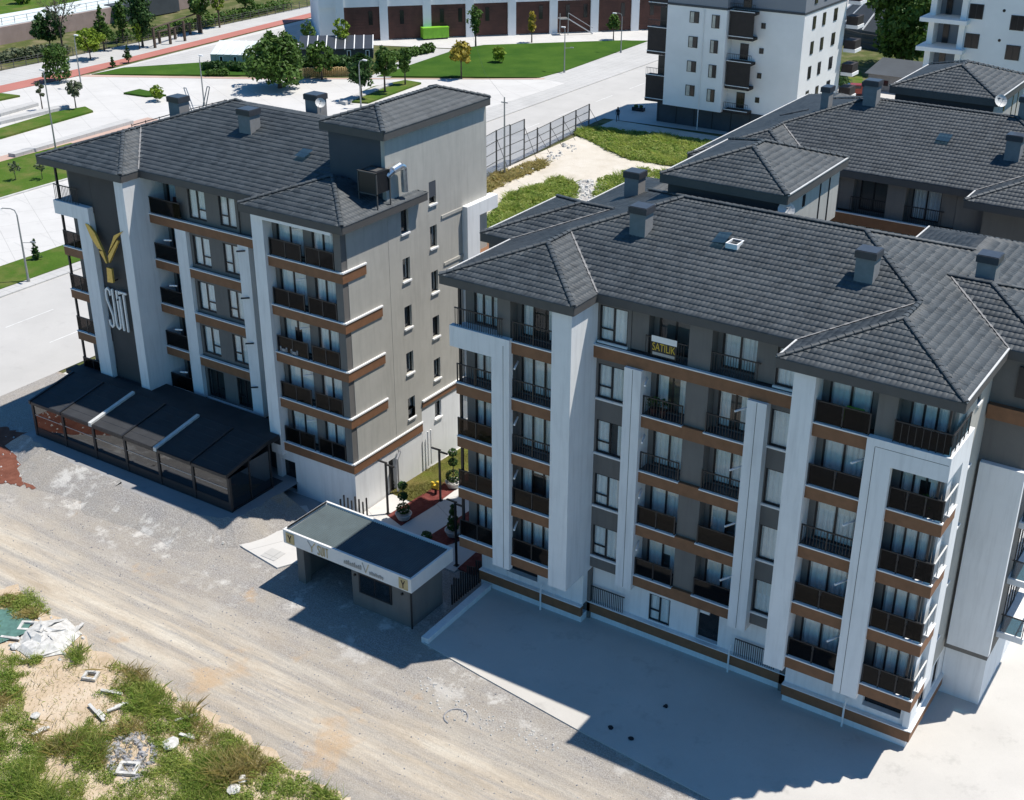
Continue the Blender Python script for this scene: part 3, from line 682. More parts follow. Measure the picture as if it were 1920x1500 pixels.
    ed = [(-7.3, -.2, .2, -.2), (.2, -.2, .2, 1.9), (.2, 1.9, 9.95, 1.9), (9.95, -.2, 9.95, 1.9), (9.95, -.2, 17.68, -.2), (17.68, -.2, 17.68, 5.95), (17.68, 5.95, 19.58, 5.95), (19.58, 5.95, 19.58, 13.6), (-7.3, -.2, -7.3, 5.95), (-9.2, 5.95, -7.3, 5.95), (-9.2, 5.95, -9.2, 13.6), (-7.3, 13.6, -7.3, 19.7), (9.95, 17.6, 9.95, 20.0)]
    gu = [(9.95, -.2, 9.95, 1.9), (17.68, -.2, 17.68, 5.95), (-7.3, -.2, -7.3, 5.9), (-9.2, 5.95, -9.2, 13.6), (-7.3, 13.7, -7.3, 19.7), (9.95, 17.6, 9.95, 20.0)]
    if lite:
        hips = [h for h in hips if h[0] > -9]; val = [v for v in val if v[0] > -7]; ed = [e for e in ed if e[0] > -9]; gu = [(a, c, d, (19.7 if a == -7.3 else e)) for a, c, d, e in gu if a > -9 and not (a == -7.3 and c > 10)]
    sh = lambda L: [(a+ox, c+oy, d+ox, e+oy) for a, c, d, e in L]
    clip = (lambda px, py: py < oy+11.5) if not lite else (lambda px, py: py < oy+12)
    clip = None
    deck, hz = roof(b, rects, 16.95, sh(hips), sh(val), 0 if lite else 300, sh(ed), sh(gu), rangeclip=clip)
    # stair tower
    tx, ty = (ox, oy) if not lite else (ox+2.8, oy+.3)
    t0 = MB().box(tx-1.1, tx+5.2, ty+11.15, ty+18.7, 17.0, 20.1).obj('stair_tower', 'taupe_dark', b); MB().box(tx+5.2, tx+5.215, ty+11.17, ty+18.7, 17.0, 20.08).obj('sunlit_side', 'taupe_sunlit', t0)  # thin +X panel in the lightened taupe, sunlight put into its colour
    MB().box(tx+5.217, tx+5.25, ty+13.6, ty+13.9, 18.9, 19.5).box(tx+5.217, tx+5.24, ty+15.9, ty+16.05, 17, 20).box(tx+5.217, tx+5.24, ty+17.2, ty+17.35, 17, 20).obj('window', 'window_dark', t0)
    hp = [(-1.4, 10.8, 2.05, 14.25), (5.5, 10.8, 2.05, 14.25), (2.05, 14.25, 2.05, 15.55), (2.05, 15.55, 5.5, 19), (2.05, 15.55, -1.4, 19)]
    roof(b, [(tx-1.4, tx+5.5, ty+10.8, ty+19.0)], 20.2, [(a+tx, c+ty, d+tx, e+ty) for a, c, d, e in hp], (), 0, [(tx-1.4, ty+10.8, tx+5.5, ty+10.8), (tx+5.5, ty+10.8, tx+5.5, ty+19), (tx-1.4, ty+10.8, tx-1.4, ty+19)], [(tx+5.5, ty+10.8, tx+5.5, ty+19), (tx-1.4, ty+10.8, tx-1.4, ty+19)])
    if not lite:
        for (x, y, zt_, w_) in ((-.15, 6.6, 20.2, 1.05), (11.1, 6.6, 20.2, 1.05), (15.3, 10.6, 20.6, 1.05), (-4.1, 13.2, 19.9, 1.0)): chimney(b, ox+x, oy+y, hz(ox+x, oy+y)-.5, hz(ox+x, oy+y)+1.35, .85, .8)
        # open skylight with tilted lid
        x, y = 4.6, 7.0; z = hz(x, y); q = MB()
        for (a, c, d, e) in ((-.3, .3, -.4, -.34), (-.3, .3, .34, .4), (-.3, -.24, -.34, .34), (.24, .3, -.34, .34)): q.v, q.f = q.v, q.f; q.box(x+a, x+c, y+d, y+e, z-.05, z+.20)
        sk = q.obj('skylight', 'white_trim', b); MB().box(x-.24, x+.24, y-.34, y+.34, z+.075, z+.085).obj('opening', 'window_dark', sk)
        m = MB(); m.poly([(x-1.0, y-.42, z+.12), (x-.34, y-.42, z+.20), (x-.34, y+.42, z+.46), (x-1.0, y+.42, z+.38)]); m.obj('lid', 'blue_glass', sk)
    else:
        for (x, y, zt_, w_) in ((.9, 9.2, 20.9, 1.0), (-1.8, 8.5, 20.3, .6), (-.5, 13.2, 20.4, 1.1), (10.5, 10.2, 21.2, 1.5), (10.9, 5.6, 19.6, 1.0)): chimney(b, ox+x, oy+y, 17.6, min(zt_, hz(ox+x, oy+y)+1.5), w_*.85, .8)
        x, y = ox+6.6, oy+6.3; z = hz(x, y); m = MB(); m.poly([(x-.4, y-.4, z+.1), (x+.4, y-.4, z+.1), (x+.4, y+.4, z+.37), (x-.4, y+.4, z+.37)]); m.obj('skylight', 'blue_glass', b)
    return b, hz
# ================================================================ ground
# the site plan below is drawn on its own datum with 2.87 m storeys; SITE sets it to 3.0 m storeys and to ground level -1.8
SITE = Matrix.Translation((-1.282, 2.157, -1.80)) @ Matrix.Scale(1.04656, 4)
DECK = Matrix.Translation((-.712, 1.199, -1.0)) @ Matrix.Scale(1.0259, 4)      # raised slab of the restaurant terrace
XF[0] = SITE
def sheet(name, pts, mat, z, kind='structure', th=None):
    m = MB()
    if th: m.prism(pts, z-th, z)
    else: m.poly([(p[0], p[1], z) for p in pts])
    return m.obj(name, mat, kind=kind)
def ragged(pts, amp, seed, k=9):
    rr = random.Random(seed); out = []
    for a, b in zip(pts, pts[1:]+pts[:1]):
        for i in range(k): t = i/k; out.append((a[0]+(b[0]-a[0])*t+rr.uniform(-amp, amp), a[1]+(b[1]-a[1])*t+rr.uniform(-amp, amp)))
    return out
def rect(x0, x1, y0, y1): return [(x0, y0), (x1, y0), (x1, y1), (x0, y1)]
sheet('ground', rect(-700, 500, -160, 900), 'rough_grass', -.05)
sheet('dirt_road', rect(-46, 70, -60, 5), 'dirt_road', 0)
# yard around the two near blocks
sheet('yard', rect(-45, 60, 5, 60), 'concrete', -.004)
ap = [G(794, 1207), G(900, 1268), G(1081, 1369), G(1200, 1432), G(1327, 1498), (20, -8.6), (60, -9), (60, 8), (-4.4, 8), G(920, 1095)]
sheet('concrete_apron', ap, 'concrete', .06, th=.10)
XF[0] = DECK
edge = [(-39.6, 1.0), (-39.4, -2.6), (-37, -3.0), (-33.5, -3.4), (-29.5, -3.2), (-28.6, -3.7), (-24.5, -3.6), (-22.0, -3.3), (-20.6, -2.4), (-20.4, 1.2)]
m = MB(); rr = random.Random(4); P = []
for a, b in zip(edge[:-1], edge[1:]):
    for i in range(6): P.append((a[0]+(b[0]-a[0])*i/6+rr.uniform(-.12, .12), a[1]+(b[1]-a[1])*i/6+rr.uniform(-.12, .12)))
P.append(edge[-1]); m.poly([(*p, .03) for p in P]+[(-20.4, 5, .03), (-39.6, 5, .03)])
m.obj('site_slab', 'site_slab', kind='structure')
m = MB(); O2 = []
for i, p in enumerate(P):
    a, b = P[max(0, i-2)], P[min(len(P)-1, i+2)]; n = Vector((b[1]-a[1], a[0]-b[0])).normalized(); j = (2.4 if i > 14 else .5+.13*i)+.3*math.sin(i*.5); O2.append((p[0]+n.x*j, p[1]+n.y*j))
for i in range(len(P)-1):
    p, q, o, r_ = P[i], P[i+1], O2[i], O2[i+1]; h1, h2 = -.36, -.36
    mp, mq = ((p[0]+o[0])/2, (p[1]+o[1])/2, h1), ((q[0]+r_[0])/2, (q[1]+r_[1])/2, h2)
    m.poly([(*p, .03), mp, mq, (*q, .03)]); m.poly([mp, (*o, -.80), (*r_, -.80), mq])
m.obj('embankment', 'dirt_road', kind='structure', smooth=True)
XF[0] = SITE
sheet('shade_sheet', [(-22, -5.2), (-18.6, -4.9), (-17.0, -3.6), (-15.6, -1.0), (-14.6, -.2), (-14.6, 1.7), (-22, 1.7)], 'site_slab', .012)  # dark sheet over the dirt by the hotel door, shade put into its colour
RS = [G(-80, 850), G(0, 800), G(50, 812), G(88, 850), G(112, 872), G(104, 890), G(70, 916), G(30, 910), G(0, 905), G(-80, 905)]
sheet('red_soil_patch', ragged(RS, .22, 3, 7), 'red_soil', .03)
MB().box(-18.6, -17.0, -1.4, .3, .016, .020).obj('red_ramp_marking', 'cycle_red', kind='structure')
MB().prism([G(428, 1012), G(520, 1067), G(560, 1056), G(600, 1000), G(575, 950), G(555, 952), G(470, 978)], -.04, .09).obj('pale_concrete_pad', 'concrete_plaza', kind='structure')
# garden strip between the blocks
sheet('garden_paving', rect(-14.9, -6.95, .0, 16), 'concrete_plaza', .062, th=.09)
GLAWN = [G(731, 926), G(862, 843), G(905, 815), G(900, 870), G(862, 896), G(769, 942)]
sheet('garden_lawn', GLAWN, 'garden_lawn', .075, th=.04)
sheet('mulch_bed', [G(726, 968), G(769, 943), G(827, 907), G(862, 899), G(900, 873), G(905, 890), G(862, 914), G(815, 949), G(752, 988)], 'mulch', .085, th=.05)
sheet('mulch_bed', [G(800, 1010), G(843, 983), G(880, 960), G(880, 1010), G(834, 1026)], 'mulch', .085, th=.05)
sheet('mulch_bed', [G(858, 1068), G(892, 1038), G(915, 1045), G(890, 1081)], 'mulch', .085, th=.05)
# waste ground between the near blocks and the far flats
sheet('waste_ground', [(-47.2, 30), (-9.5, 30), (-9.5, 91), (-48.8, 91)], 'pale_dirt', .004)
# boulevard and park, laid out parallel to Y
sheet('boulevard', [(-61.0, -70), (-45.2, -70), (-45.6, 30), (-47.5, 60), (-50.5, 92), (-52.5, 150), (-52.5, 420), (-64.5, 420), (-64.5, 60), (-61.0, 60)], 'road_concrete', .006)
for x in (-50.3, -55.5): 
    for i in range(22): sheet('lane_mark', rect(x, x+.12, -10+i*9, -5.5+i*9), 'asphalt_line', .012)
sheet('pavement', rect(-64.2, -61.0, -70, 230), 'paver_grey', .12, th=.14)
sheet('pavement', rect(-69.4, -64.2, 27.2, 230), 'paver_grey', .008)
sheet('lawn', rect(-67.0, -64.2, -20, 27), 'lawn_bright', .16, th=.16)
sheet('lawn', rect(-66.4, -62.4, -20, 26.9), 'lawn_bright', .18, th=.05)
sheet('car_park', rect(-83.6, -67.0, -30, 52), 'concrete_plaza', .01)
for i in range(18):
    for x in (-71.6, -83.0): sheet('parking_line', [(x, -8+i*2.9), (x+4.3, -8.9+i*2.9), (x+4.3, -8.8+i*2.9), (x, -7.9+i*2.9)], 'road_grey', .016)
sheet('kerb', rect(-83.9, -83.6, -30, 46), 'stone_curb', .14, th=.15)
sheet('lawn', rect(-95.0, -83.9, 4, 46.5), 'lawn_bright', .13, th=.14)
sheet('paver_strip', rect(-97.2, -95.0, 0, 60), 'pink_paver', .02)
sheet('plaza', [(-124, 10), (-97.2, 10), (-97.2, 52), (-67, 52), (-64.2, 105), (-68, 105.6), (-102, 83), (-123.4, 70.6)], 'concrete_plaza', .014)
# planted strips and long seats on the plaza
def strip(pts, mat, z, name='planting_strip', th=.3): return sheet(name, pts, mat, z, th=th)
strip([G(0, 262), G(175, 211), G(160, 203), G(100, 214), G(0, 244)], 'lawn_bright', .25, 'lawn')
strip([G(0, 190), G(38, 182), G(5, 178), G(-30, 180)], 'lawn_bright', .25, 'lawn')
strip([G(232, 177), G(275, 183), G(312, 181), G(262, 170)], 'lawn', .25, 'lawn')
strip([G(640, 192), G(690, 195), G(790, 158), G(760, 153), G(700, 165)], 'lawn_bright', .25, 'lawn')
for (a, b, c, d) in (((15, 287), (28, 289), (250, 226), (238, 222)), ((0, 222), (0, 228), (130, 198), (124, 194)), ((635, 188), (648, 192), (737, 156), (728, 153)), ((0, 206), (0, 213), (72, 193), (62, 190))):
    sheet('stone_seat', [G(*a, .4), G(*b, .4), G(*c, .4), G(*d, .4)], 'paver_grey', .4, th=.4)
# red cycle path, kerb path, diagonal red path
sheet('cycle_path', [(-127.3, 0), (-123.6, 0), (-123.6, 70), (-124.5, 78), (-128, 122), (-131.5, 160), (-134, 160), (-130.8, 122), (-127.4, 80)], 'cycle_red', .02)
sheet('kerb_strip', [(-122.9, 72), (-122.2, 72), (-125.8, 122), (-129.5, 160), (-131, 160), (-127.5, 122)], 'concrete_plaza', .022)
sheet('red_path', [(-123.4, 70.6), (-102, 83.1), (-68.2, 105.6), (-68.4, 106.4), (-75.5, 101.2), (-102.2, 84.1), (-123.2, 72.2)], 'pink_paver', .024)
sheet('side_road', [(-123, 74), (-107, 88), (-106, 102), (-112, 109), (-128, 150), (-129, 150), (-126, 110)], 'paver_grey', .016)
sheet('lawn', [(-122.6, 72.6), (-103.5, 84.8), (-107.5, 92.5), (-113.5, 90.0), (-122.4, 78.2)], 'lawn', .10, th=.12)
sheet('lawn', [(-88.5, 94.0), (-69.2, 106.0), (-68.6, 112), (-69.4, 138.4), (-73.6, 135.8), (-89.0, 121.0), (-90.5, 116.0)], 'lawn', .10, th=.12)
sheet('service_yard', [(-112, 108), (-90.5, 116.8), (-73, 137), (-64.5, 140), (-64.5, 160), (-80, 160)], 'concrete_plaza', .018)
sheet('footpath', [(-88.9, 92.0), (-86.6, 94.6), (-90.9, 116), (-96, 114), (-93, 106)], 'paver_grey', .02)
sheet('planted_ground', [(-102, 84.3), (-89, 92.2), (-95, 112), (-108, 96), (-107.5, 90)], 'rough_grass', .012)
# river side
sheet('river_path', [(-135.3, 0), (-127.4, 0), (-127.4, 80), (-130.8, 122), (-134, 165), (-137.2, 165), (-135.6, 110)], 'paver_grey', .016)
sheet('bank', [(-150.0, 0), (-135.4, 0), (-135.7, 110), (-137.3, 165), (-155, 165), (-152, 110)], 'rough_grass', .03)
sheet('lawn', [(-300, 20), (-160.5, 20), (-160.5, 115), (-175, 170), (-300, 170)], 'lawn_bright', 2.1)
# far flats forecourt
sheet('forecourt', [(-50.5, 91), (-20, 93), (-20, 125), (-52, 125)], 'concrete', .018)
sheet('lawn', [G(1582, 158), G(1620, 160), G(1614, 134), G(1590, 132)], 'lawn_bright', .05)
def box_thing(name, mat, label, cat, *b, group=None):
    return MB().box(*b).obj(name, mat, label=label, category=cat, group=group)
# kerbs and low walls
MB().prism([G(790, 1195, .3), G(803, 1200, .3), G(921, 1098, .3), G(910, 1092, .3)], 0, .34).obj('low_wall', 'white_wall', label='low white kerb wall beside the gatehouse at the concrete forecourt', category='wall')
# ================================================================ near apartment block and the one behind
XF[0] = ID
B_, hzB = apartment('nearest grey apartment block with white pillars, brown balcony bands and dark tiled roof', 0, 0)
C_, hzC = apartment('apartment block behind the nearest one, its long dark tiled roof at upper right', .2, 25.9, lite=True)
# ================================================================ hotel block with the gold sign
XF[0] = SITE
HA = 2.87; ZA = [3.42+HA*k for k in range(5)]
def hotel():
    b = thing('hotel_building', 'grey hotel block on the left with gold bird logo and stair tower on its roof', 'building', (-27, 9, 0))
    O = ID
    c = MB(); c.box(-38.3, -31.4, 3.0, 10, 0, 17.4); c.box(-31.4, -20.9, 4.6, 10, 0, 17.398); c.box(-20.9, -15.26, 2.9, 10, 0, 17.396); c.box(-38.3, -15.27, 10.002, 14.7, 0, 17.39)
    c.obj('wall_core', 'taupe_dark', b); MB().box(-20.24, -15.3, 2.35, 2.895, 2.82, 17.28).obj('dark_filler', 'interior', b)  # same kind of dark filler added behind the right-block windows
    MB().box(-32.0, -31.25, 1.3, 4.6, 3.3, 17.3).obj('pillar', 'white_wall', b)
    MB().box(-21.1, -20.25, 1.3, 3.2, 2.55, 17.3).obj('pillar', 'white_wall', b)
    MB().box(-35.8, -34.7, 1.3, 1.68, 3.3, 14.148).box(-37.85, -34.7, 1.3, 1.68, 14.15, 15.0).obj('white_frame', 'white_wall', b)
    for a, d in ((-29.2, -28.3), (-24.1, -23.25)):
        MB().box(a, d, 3.0, 4.6, 3.4, 14.36).obj('pillar', 'white_wall', b)
    MB().box(-34.698, -32.002, 1.72, 3.0, 3.3, 17.35).obj('sign_wall', 'taupe_dark', b); MB().box(-34.69, -32.01, 1.66, 1.718, 3.2, 3.3).obj('sill', 'white_trim', b)
    MB().box(-36.6, -34.75, 1.75, 3.0, 14.9, 17.35).obj('wall', 'taupe_dark', b)
    # left corner balconies
    h1 = []
    for k in range(5):
        zt = ZA[k]; h1.append((-37.3, -35.9, zt+.05, zt+2.1)); window(b, F(2.7), -37.3, -35.9, zt+.05, zt+2.1, 3, curtain='full')
        if k < 4: balcony(b, F(1.5), -37.8, -35.802, zt, 1.2, bh=.62, rail=[(-37.75, -35.85)], panels=2)
        else:
            q = MB().box(-37.84, -35.81, 1.69, 2.69, 14.3, 14.98).obj('balcony', 'white_wall', b); rl = MB().box(-37.8, -35.6, 1.42, 1.48, 15.95, 16.0)
            for i in range(16): rl.box(-37.79+i*.14, -37.765+i*.14, 1.44, 1.465, 15.002, 15.95)
            rl.obj('railing', 'dark_metal', q)
        MB().box(-37.72, -37.6, 1.6, 1.72, zt+.03, zt+2.2).obj('corner_post', 'black_frame', b)
    wall(b, F(2.7), -38.0, -34.75, 0, 17.3, h1, 'taupe')
    # mid loggias, windows between the white fins
    h2, h3 = [], []
    for k in range(5):
        zt = ZA[k]
        h2.append((-31.0, -29.5, zt+.05, zt+2.1)); window(b, F(4.3), -31.0, -29.5, zt+.05, zt+2.1, 2, curtain='open' if k % 2 else 'full')
        top = k == 4
        if k > 0:
            for (a, d, side) in ((-28.1, -26.7, 1), (-25.6, -24.3, 0)):
                h3.append((a, d, zt+.18, zt+2.0)); window(b, F(3.3), a, d, zt+.18, zt+2.0, 2, (.34, [side]), curtain='full')
        else:
            for (a, d, side) in ((-28.1, -26.7, 1), (-25.6, -24.3, 0)):
                h3.append((a, d, zt+.12, zt+2.0)); window(b, F(3.3), a, d, zt+.12, zt+2.0, 2, (.34, [side]), curtain=None)
        if top:
            q = balcony(b, F(2.98), -31.24, -21.12, zt, .3, bh=.6); MB().box(-31.2, -21.2, 3.282, 4.29, zt-.4, zt-.065).obj('slab', 'taupe', q)
            rl = MB().box(-31.22, -28.6, 3.05, 3.11, zt+.95, zt+1.0); gp = MB().box(-31.2, -28.62, 3.07, 3.085, zt+.03, zt+.94)
            rl.obj('railing', 'dark_metal', q); gp.obj('glass_panel', 'rail_glass', q)
            rl = MB().box(-22.6, -21.12, 3.05, 3.11, zt+.95, zt+1.0).obj('railing', 'dark_metal', q); MB().box(-22.58, -21.14, 3.07, 3.085, zt+.03, zt+.94).obj('glass_panel', 'rail_glass', q)
        else:
            balcony(b, F(3.0), -31.22, -29.202, zt, 1.28, bh=.6, rail=[(-31.2, -29.25)], panels=1)
            if k > 0: balcony(b, F(3.02), -28.298, -24.102, zt, .26, bh=.62)
            MB().tube((-29.25, 2.7, zt+1.6), (-29.7, 2.55, zt+1.58), .05, .05, 8).obj('flue_pipe', 'white_trim', b); MB().tube((-23.5, 2.99, zt+2.0), (-23.95, 2.75, zt+1.95), .05, .05, 8).obj('flue_pipe', 'dark_metal', b)
    wall(b, F(4.3), -31.25, -29.2, 0, 17.3, h2, 'taupe'); wall(b, F(3.3), -28.298, -24.102, 2.6, 17.3, h3, 'taupe', depth=.3)
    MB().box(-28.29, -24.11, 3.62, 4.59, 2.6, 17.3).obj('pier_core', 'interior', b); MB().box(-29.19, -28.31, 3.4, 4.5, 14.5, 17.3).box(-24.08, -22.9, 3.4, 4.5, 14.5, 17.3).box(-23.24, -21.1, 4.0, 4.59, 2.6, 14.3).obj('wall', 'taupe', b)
    MB().box(-28.29, -24.11, 3.2, 3.298, 3.3, 3.42).obj('sill', 'white_trim', b)
    # right block: two-bay balconies, bands wrap on to the side wall
    h4 = []; wrapY = [7.9, 4.75, 4.7, 4.65, 3.45]
    for k in range(5):
        zt = ZA[k]
        for (a, d, cu) in ((-19.95, -18.0, 'full' if k != 2 else 'open'), (-17.4, -15.9, 'full')):
            h4.append((a, d, zt+.05, zt+2.1)); window(b, F(2.0), a, d, zt+.05, zt+2.1, 2, curtain=cu, blind=.3 if (k % 2 == 0 and a < -18) else 0)
        q = balcony(b, F(1.5), -20.248, -15.0, zt, .49, bh=.62, rail=[(-20.15, -17.85), (-17.55, -15.55)], panels=2)
        MB().box(-15.25, -14.94, 1.502, wrapY[k], zt-.618, zt-.062).obj('band_return', 'brown_band', q); MB().box(-15.25, -14.9, 1.5, wrapY[k]+.03, zt-.059, zt+.03).obj('sill', 'white_trim', q)
        MB().box(-15.5, -15.02, 1.56, 1.995, zt+.032, zt+(2.24 if k < 4 else 2.35)).obj('pier', 'taupe', b)
        MB().tube((-18.0, 1.98, zt+1.8), (-18.4, 1.6, zt+1.75), .05, .05, 8).obj('flue_pipe', 'white_trim', b)
    wall(b, F(2.0), -20.25, -15.02, 2.8, 17.3, h4, 'taupe', depth=.25)
    # ground floor
    wall(b, F(1.6), -21.1, -15.02, 0, 2.8, [(-20.72, -19.6, 0.05, 2.1)], 'white_wall', depth=.4, name='ground_wall'); MB().box(-20.72, -19.6, 1.92, 1.97, .05, 2.1).obj('door', 'window_dark', b)
    MB().box(-39, -21.1, 2.2, 2.6, 0, 3.2).obj('ground_wall', 'far_dark', b)
    # side wall facing +X
    holes = []
    for z0 in (12.8, 9.92, 7.05, 4.15, 15.6): holes.append((6.62, 7.28, z0, z0+1.32))
    for z0 in (16.6, 14.0, 11.25, 8.42, 5.68): holes.append((9.22, 9.86, z0, z0+1.3))
    low = [(9.22, 9.86, 3.05, 4.2)]
    for (a, d, z0, z1) in holes: window(b, Rt(-15.0), a, d, z0, z1, 1, curtain=None if (z0*10) % 3 < 1.5 else 'open', inset=.14, sill='white_trim', blind=.0)
    hs = [h for h in holes]
    wall(b, Rt(-15.0), 1.998, 5.45, 2.8, 17.32, [], 'taupe_sunlit', depth=.25)
    wall(b, Rt(-14.99), 5.46, 14.9, 4.72, 21.45, hs, 'taupe_sunlit', depth=.25)
    wall(b, Rt(-14.992), 5.46, 7.9, 2.8, 4.72, [(6.62, 7.28, 4.15, 4.72)], 'taupe_sunlit', depth=.25)
    wall(b, Rt(-15.004), 7.9, 14.9, 0, 4.72, low, 'white_wall', depth=.25, name='ground_wall'); window(b, Rt(-15.004), 9.22, 9.86, 3.05, 4.2, 1, curtain=None, inset=.14, sill='white_trim')
    wall(b, Rt(-15.006), 1.602, 7.9, 0, 2.8, [(4.6, 5.3, 0, 2.2)], 'white_wall', depth=.3, name='ground_wall')
    MB().box(-15.2, -14.92, 7.95, 14.9, 4.35, 4.72).obj('band', 'brown_band', b); MB().box(-15.2, -14.86, 7.95, 14.9, 4.722, 4.82).obj('sill', 'white_trim', b)
    MB().box(-15.2, -14.93, 10.3, 12.35, 15.5, 15.68).box(-15.2, -14.93, 10.45, 12.35, 12.6, 12.78).obj('ledge', 'taupe_sunlit', b)
    p = MB().box(-15.2, -14.6, 12.35, 13.6, 3.0, 14.898).box(-15.2, -14.6, 12.35, 15.5, 14.9, 15.7).obj('white_frame', 'white_wall', b)
    MB().box(-14.5, -14.45, 1, 1, 1, 1) if False else None
    MB().box(-15.3, -14.62, 13.7, 15.4, 11.9, 12.5).obj('balcony', 'brown_band', b)
    # vent pipes at the side door
    MB().path([(-14.6, 4.9, .2), (-14.6, 4.9, 2.3), (-14.7, 5.3, 2.6), (-14.9, 5.5, 2.6)], .09, 8).obj('vent_pipe', 'grey_metal', b)
    MB().path([(-14.75, 8.1, 2.75), (-14.75, 8.1, .4)], .05, 8).path([(-14.75, 8.4, 2.75), (-14.75, 8.4, .4)], .05, 8).obj('downpipe', 'white_trim', b)
    # stair tower
    t = MB().box(-18.9, -15.004, 5.5, 14.6, 17.0, 21.5).obj('stair_tower', 'slate_wall', b)
    roof(b, [(-19.15, -14.72, 5.1, 14.95)], 21.6, [(-19.15, 5.1, -16.935, 7.315), (-14.72, 5.1, -16.935, 7.315), (-16.935, 7.315, -16.935, 12.735), (-16.935, 12.735, -14.72, 14.95), (-16.935, 12.735, -19.15, 14.95)], (), 0,
         [(-19.15, 5.1, -14.72, 5.1), (-14.72, 5.1, -14.72, 14.95), (-19.15, 5.1, -19.15, 14.95)], [])
    hips = [(-38.6, 1.15, -34.875, 4.875), (-31.15, 1.15, -34.875, 4.875), (-34.875, 4.875, -34.875, 6.275), (-34.875, 6.275, -30.75, 10.4), (-30.75, 10.4, -19.0, 10.4), (-21.8, 1.15, -18.15, 4.8), (-14.5, 1.15, -18.15, 4.8), (-38.6, 18.25, -30.75, 10.4)]
    deck, hz = roof(b, [(-38.6, -15.2, 2.55, 18.25), (-38.6, -31.15, 1.15, 18.25), (-21.8, -14.5, 1.15, 8.45)], 17.6, hips, [(-31.15, 2.55, -34.875, 6.275), (-21.8, 2.55, -18.9, 5.45)], 300,
                    [(-38.6, 1.15, -31.15, 1.15), (-31.15, 1.15, -31.15, 2.55), (-31.15, 2.55, -21.8, 2.55), (-21.8, 1.15, -21.8, 2.55), (-21.8, 1.15, -14.5, 1.15), (-14.5, 1.15, -14.5, 8.45), (-38.6, 1.15, -38.6, 18.25)],
                    [(-38.6, 1.15, -38.6, 18.2)], rangeclip=lambda px, py: (py < 13.9) | (px < -22))
    for (x, y, zt_) in ((-27.2, 7.9, 20.9), (-35.0, 9.6, 20.7), (-25.2, 11.6, 21.2)): chimney(b, x, y, hz(x, y)-.5, hz(x, y)+1.3, .95, .85)
    x, y = -21.7, 6.5; z = hz(x, y); MB().poly([(x-.4, y-.4, z+.14), (x+.35, y-.4, z+.14), (x+.35, y+.4, z+.40), (x-.4, y+.4, z+.40)]).obj('skylight', 'blue_glass', b)
    MB().box(-20.95, -15.3, 1.16, 1.3, 17.0, 17.17).obj('soffit_strip', 'white_trim', b)
    return b, hz
A_, hzA = hotel()
def flat(zpts, zx, zy, sc, y): return [pix(zx+a/sc, zy+b/sc, 1, y) for a, b in zpts]
def plate(m, pts, th):
    """solid plate facing -Y from points on one y plane"""
    n = len(m.v); k = len(pts)
    for p in pts: m.v.append((p[0], p[1], p[2]))
    for p in pts: m.v.append((p[0], p[1]+th, p[2]))
    m.f += [tuple(range(n, n+k)), tuple(range(n+2*k-1, n+k-1, -1))]+[(n+i, n+k+i, n+k+(i+1) % k, n+(i+1) % k) for i in range(k)]
sg = thing('logo_sign', 'gold bird-wing Y logo with tall white letters on the hotel front', 'sign', (-33.3, 1.6, 7))
for pts in ([(182, 122), (215, 132), (290, 222), (392, 440), (330, 410), (255, 290)], [(520, 262), (618, 212), (545, 300), (452, 470)], [(556, 316), (574, 330), (466, 585), (450, 500)], [(392, 445), (440, 590), (425, 582), (345, 440)], [(435, 635), (492, 652), (513, 818), (448, 806)]):
    m = MB(); plate(m, flat(pts, 130, 400, 6.25, 1.22), .14); m.obj('logo_piece', 'gold', sg)
MB().tube((-33.4, 1.35, 10.6), (-33.4, 1.72, 10.6), .05).tube((-33.25, 1.35, 9.4), (-33.25, 1.72, 9.4), .05).obj('bracket', 'dark_metal', sg)
def letter(strokes, x0, z0, w_, h, t, y, th, name, mat, parent):
    m = MB()
    for st in strokes:
        P = [(x0+a*w_, z0+c*h) for a, c in st]
        for i, (p, q) in enumerate(zip(P[:-1], P[1:])):
            d = Vector((q[0]-p[0], q[1]-p[1])); L = d.length; d /= max(L, 1e-6); n = Vector((-d.y, d.x))*(t/2); e = d*(t*.25); yy = y-.0015*i
            plate(m, [(p[0]-e.x+n.x, yy, p[1]-e.y+n.y), (p[0]-e.x-n.x, yy, p[1]-e.y-n.y), (q[0]+e.x-n.x, yy, q[1]+e.y-n.y), (q[0]+e.x+n.x, yy, q[1]+e.y+n.y)], th)
    m.obj(name, mat, parent)
p_, q_ = pix(130+400/6.25, 400+872/6.25, 1, 1.4), pix(130+715/6.25, 400+1385/6.25, 1, 1.4)
lx0, lz1 = p_[0], p_[2]; lz0 = pix(130+470/6.25, 400+1325/6.25, 1, 1.4)[2]; lx1 = q_[0]; LWD = (lx1-lx0); LH = lz1-lz0
SS = [[(1, .84), (.92, .95), (.5, 1), (.1, .95), (0, .84), (.05, .70), (.95, .32), (1, .16), (.9, .05), (.5, 0), (.1, .05), (0, .16)]]
UU = [[(0, 1), (0, .14), (.12, .04), (.5, 0), (.88, .04), (1, .14), (1, 1)]]
II = [[(.5, 0), (.5, .86)], [(.5, .94), (.5, 1)]]; TT = [[(.5, 0), (.5, .97)], [(0, .985), (1, .985)]]
letter(SS, lx0+.05, lz0, LWD*.20, LH, .12, 1.45, .1, 'letter', 'letter_white', sg)
letter(UU, lx0+LWD*.34, lz0, LWD*.20, LH, .12, 1.45, .1, 'letter', 'letter_white', sg)
letter(II, lx0+LWD*.60, lz0, LWD*.12, LH, .12, 1.45, .1, 'letter', 'letter_white', sg)
letter(TT, lx0+LWD*.72, lz0, LWD*.26, LH, .12, 1.45, .1, 'letter', 'letter_white', sg)
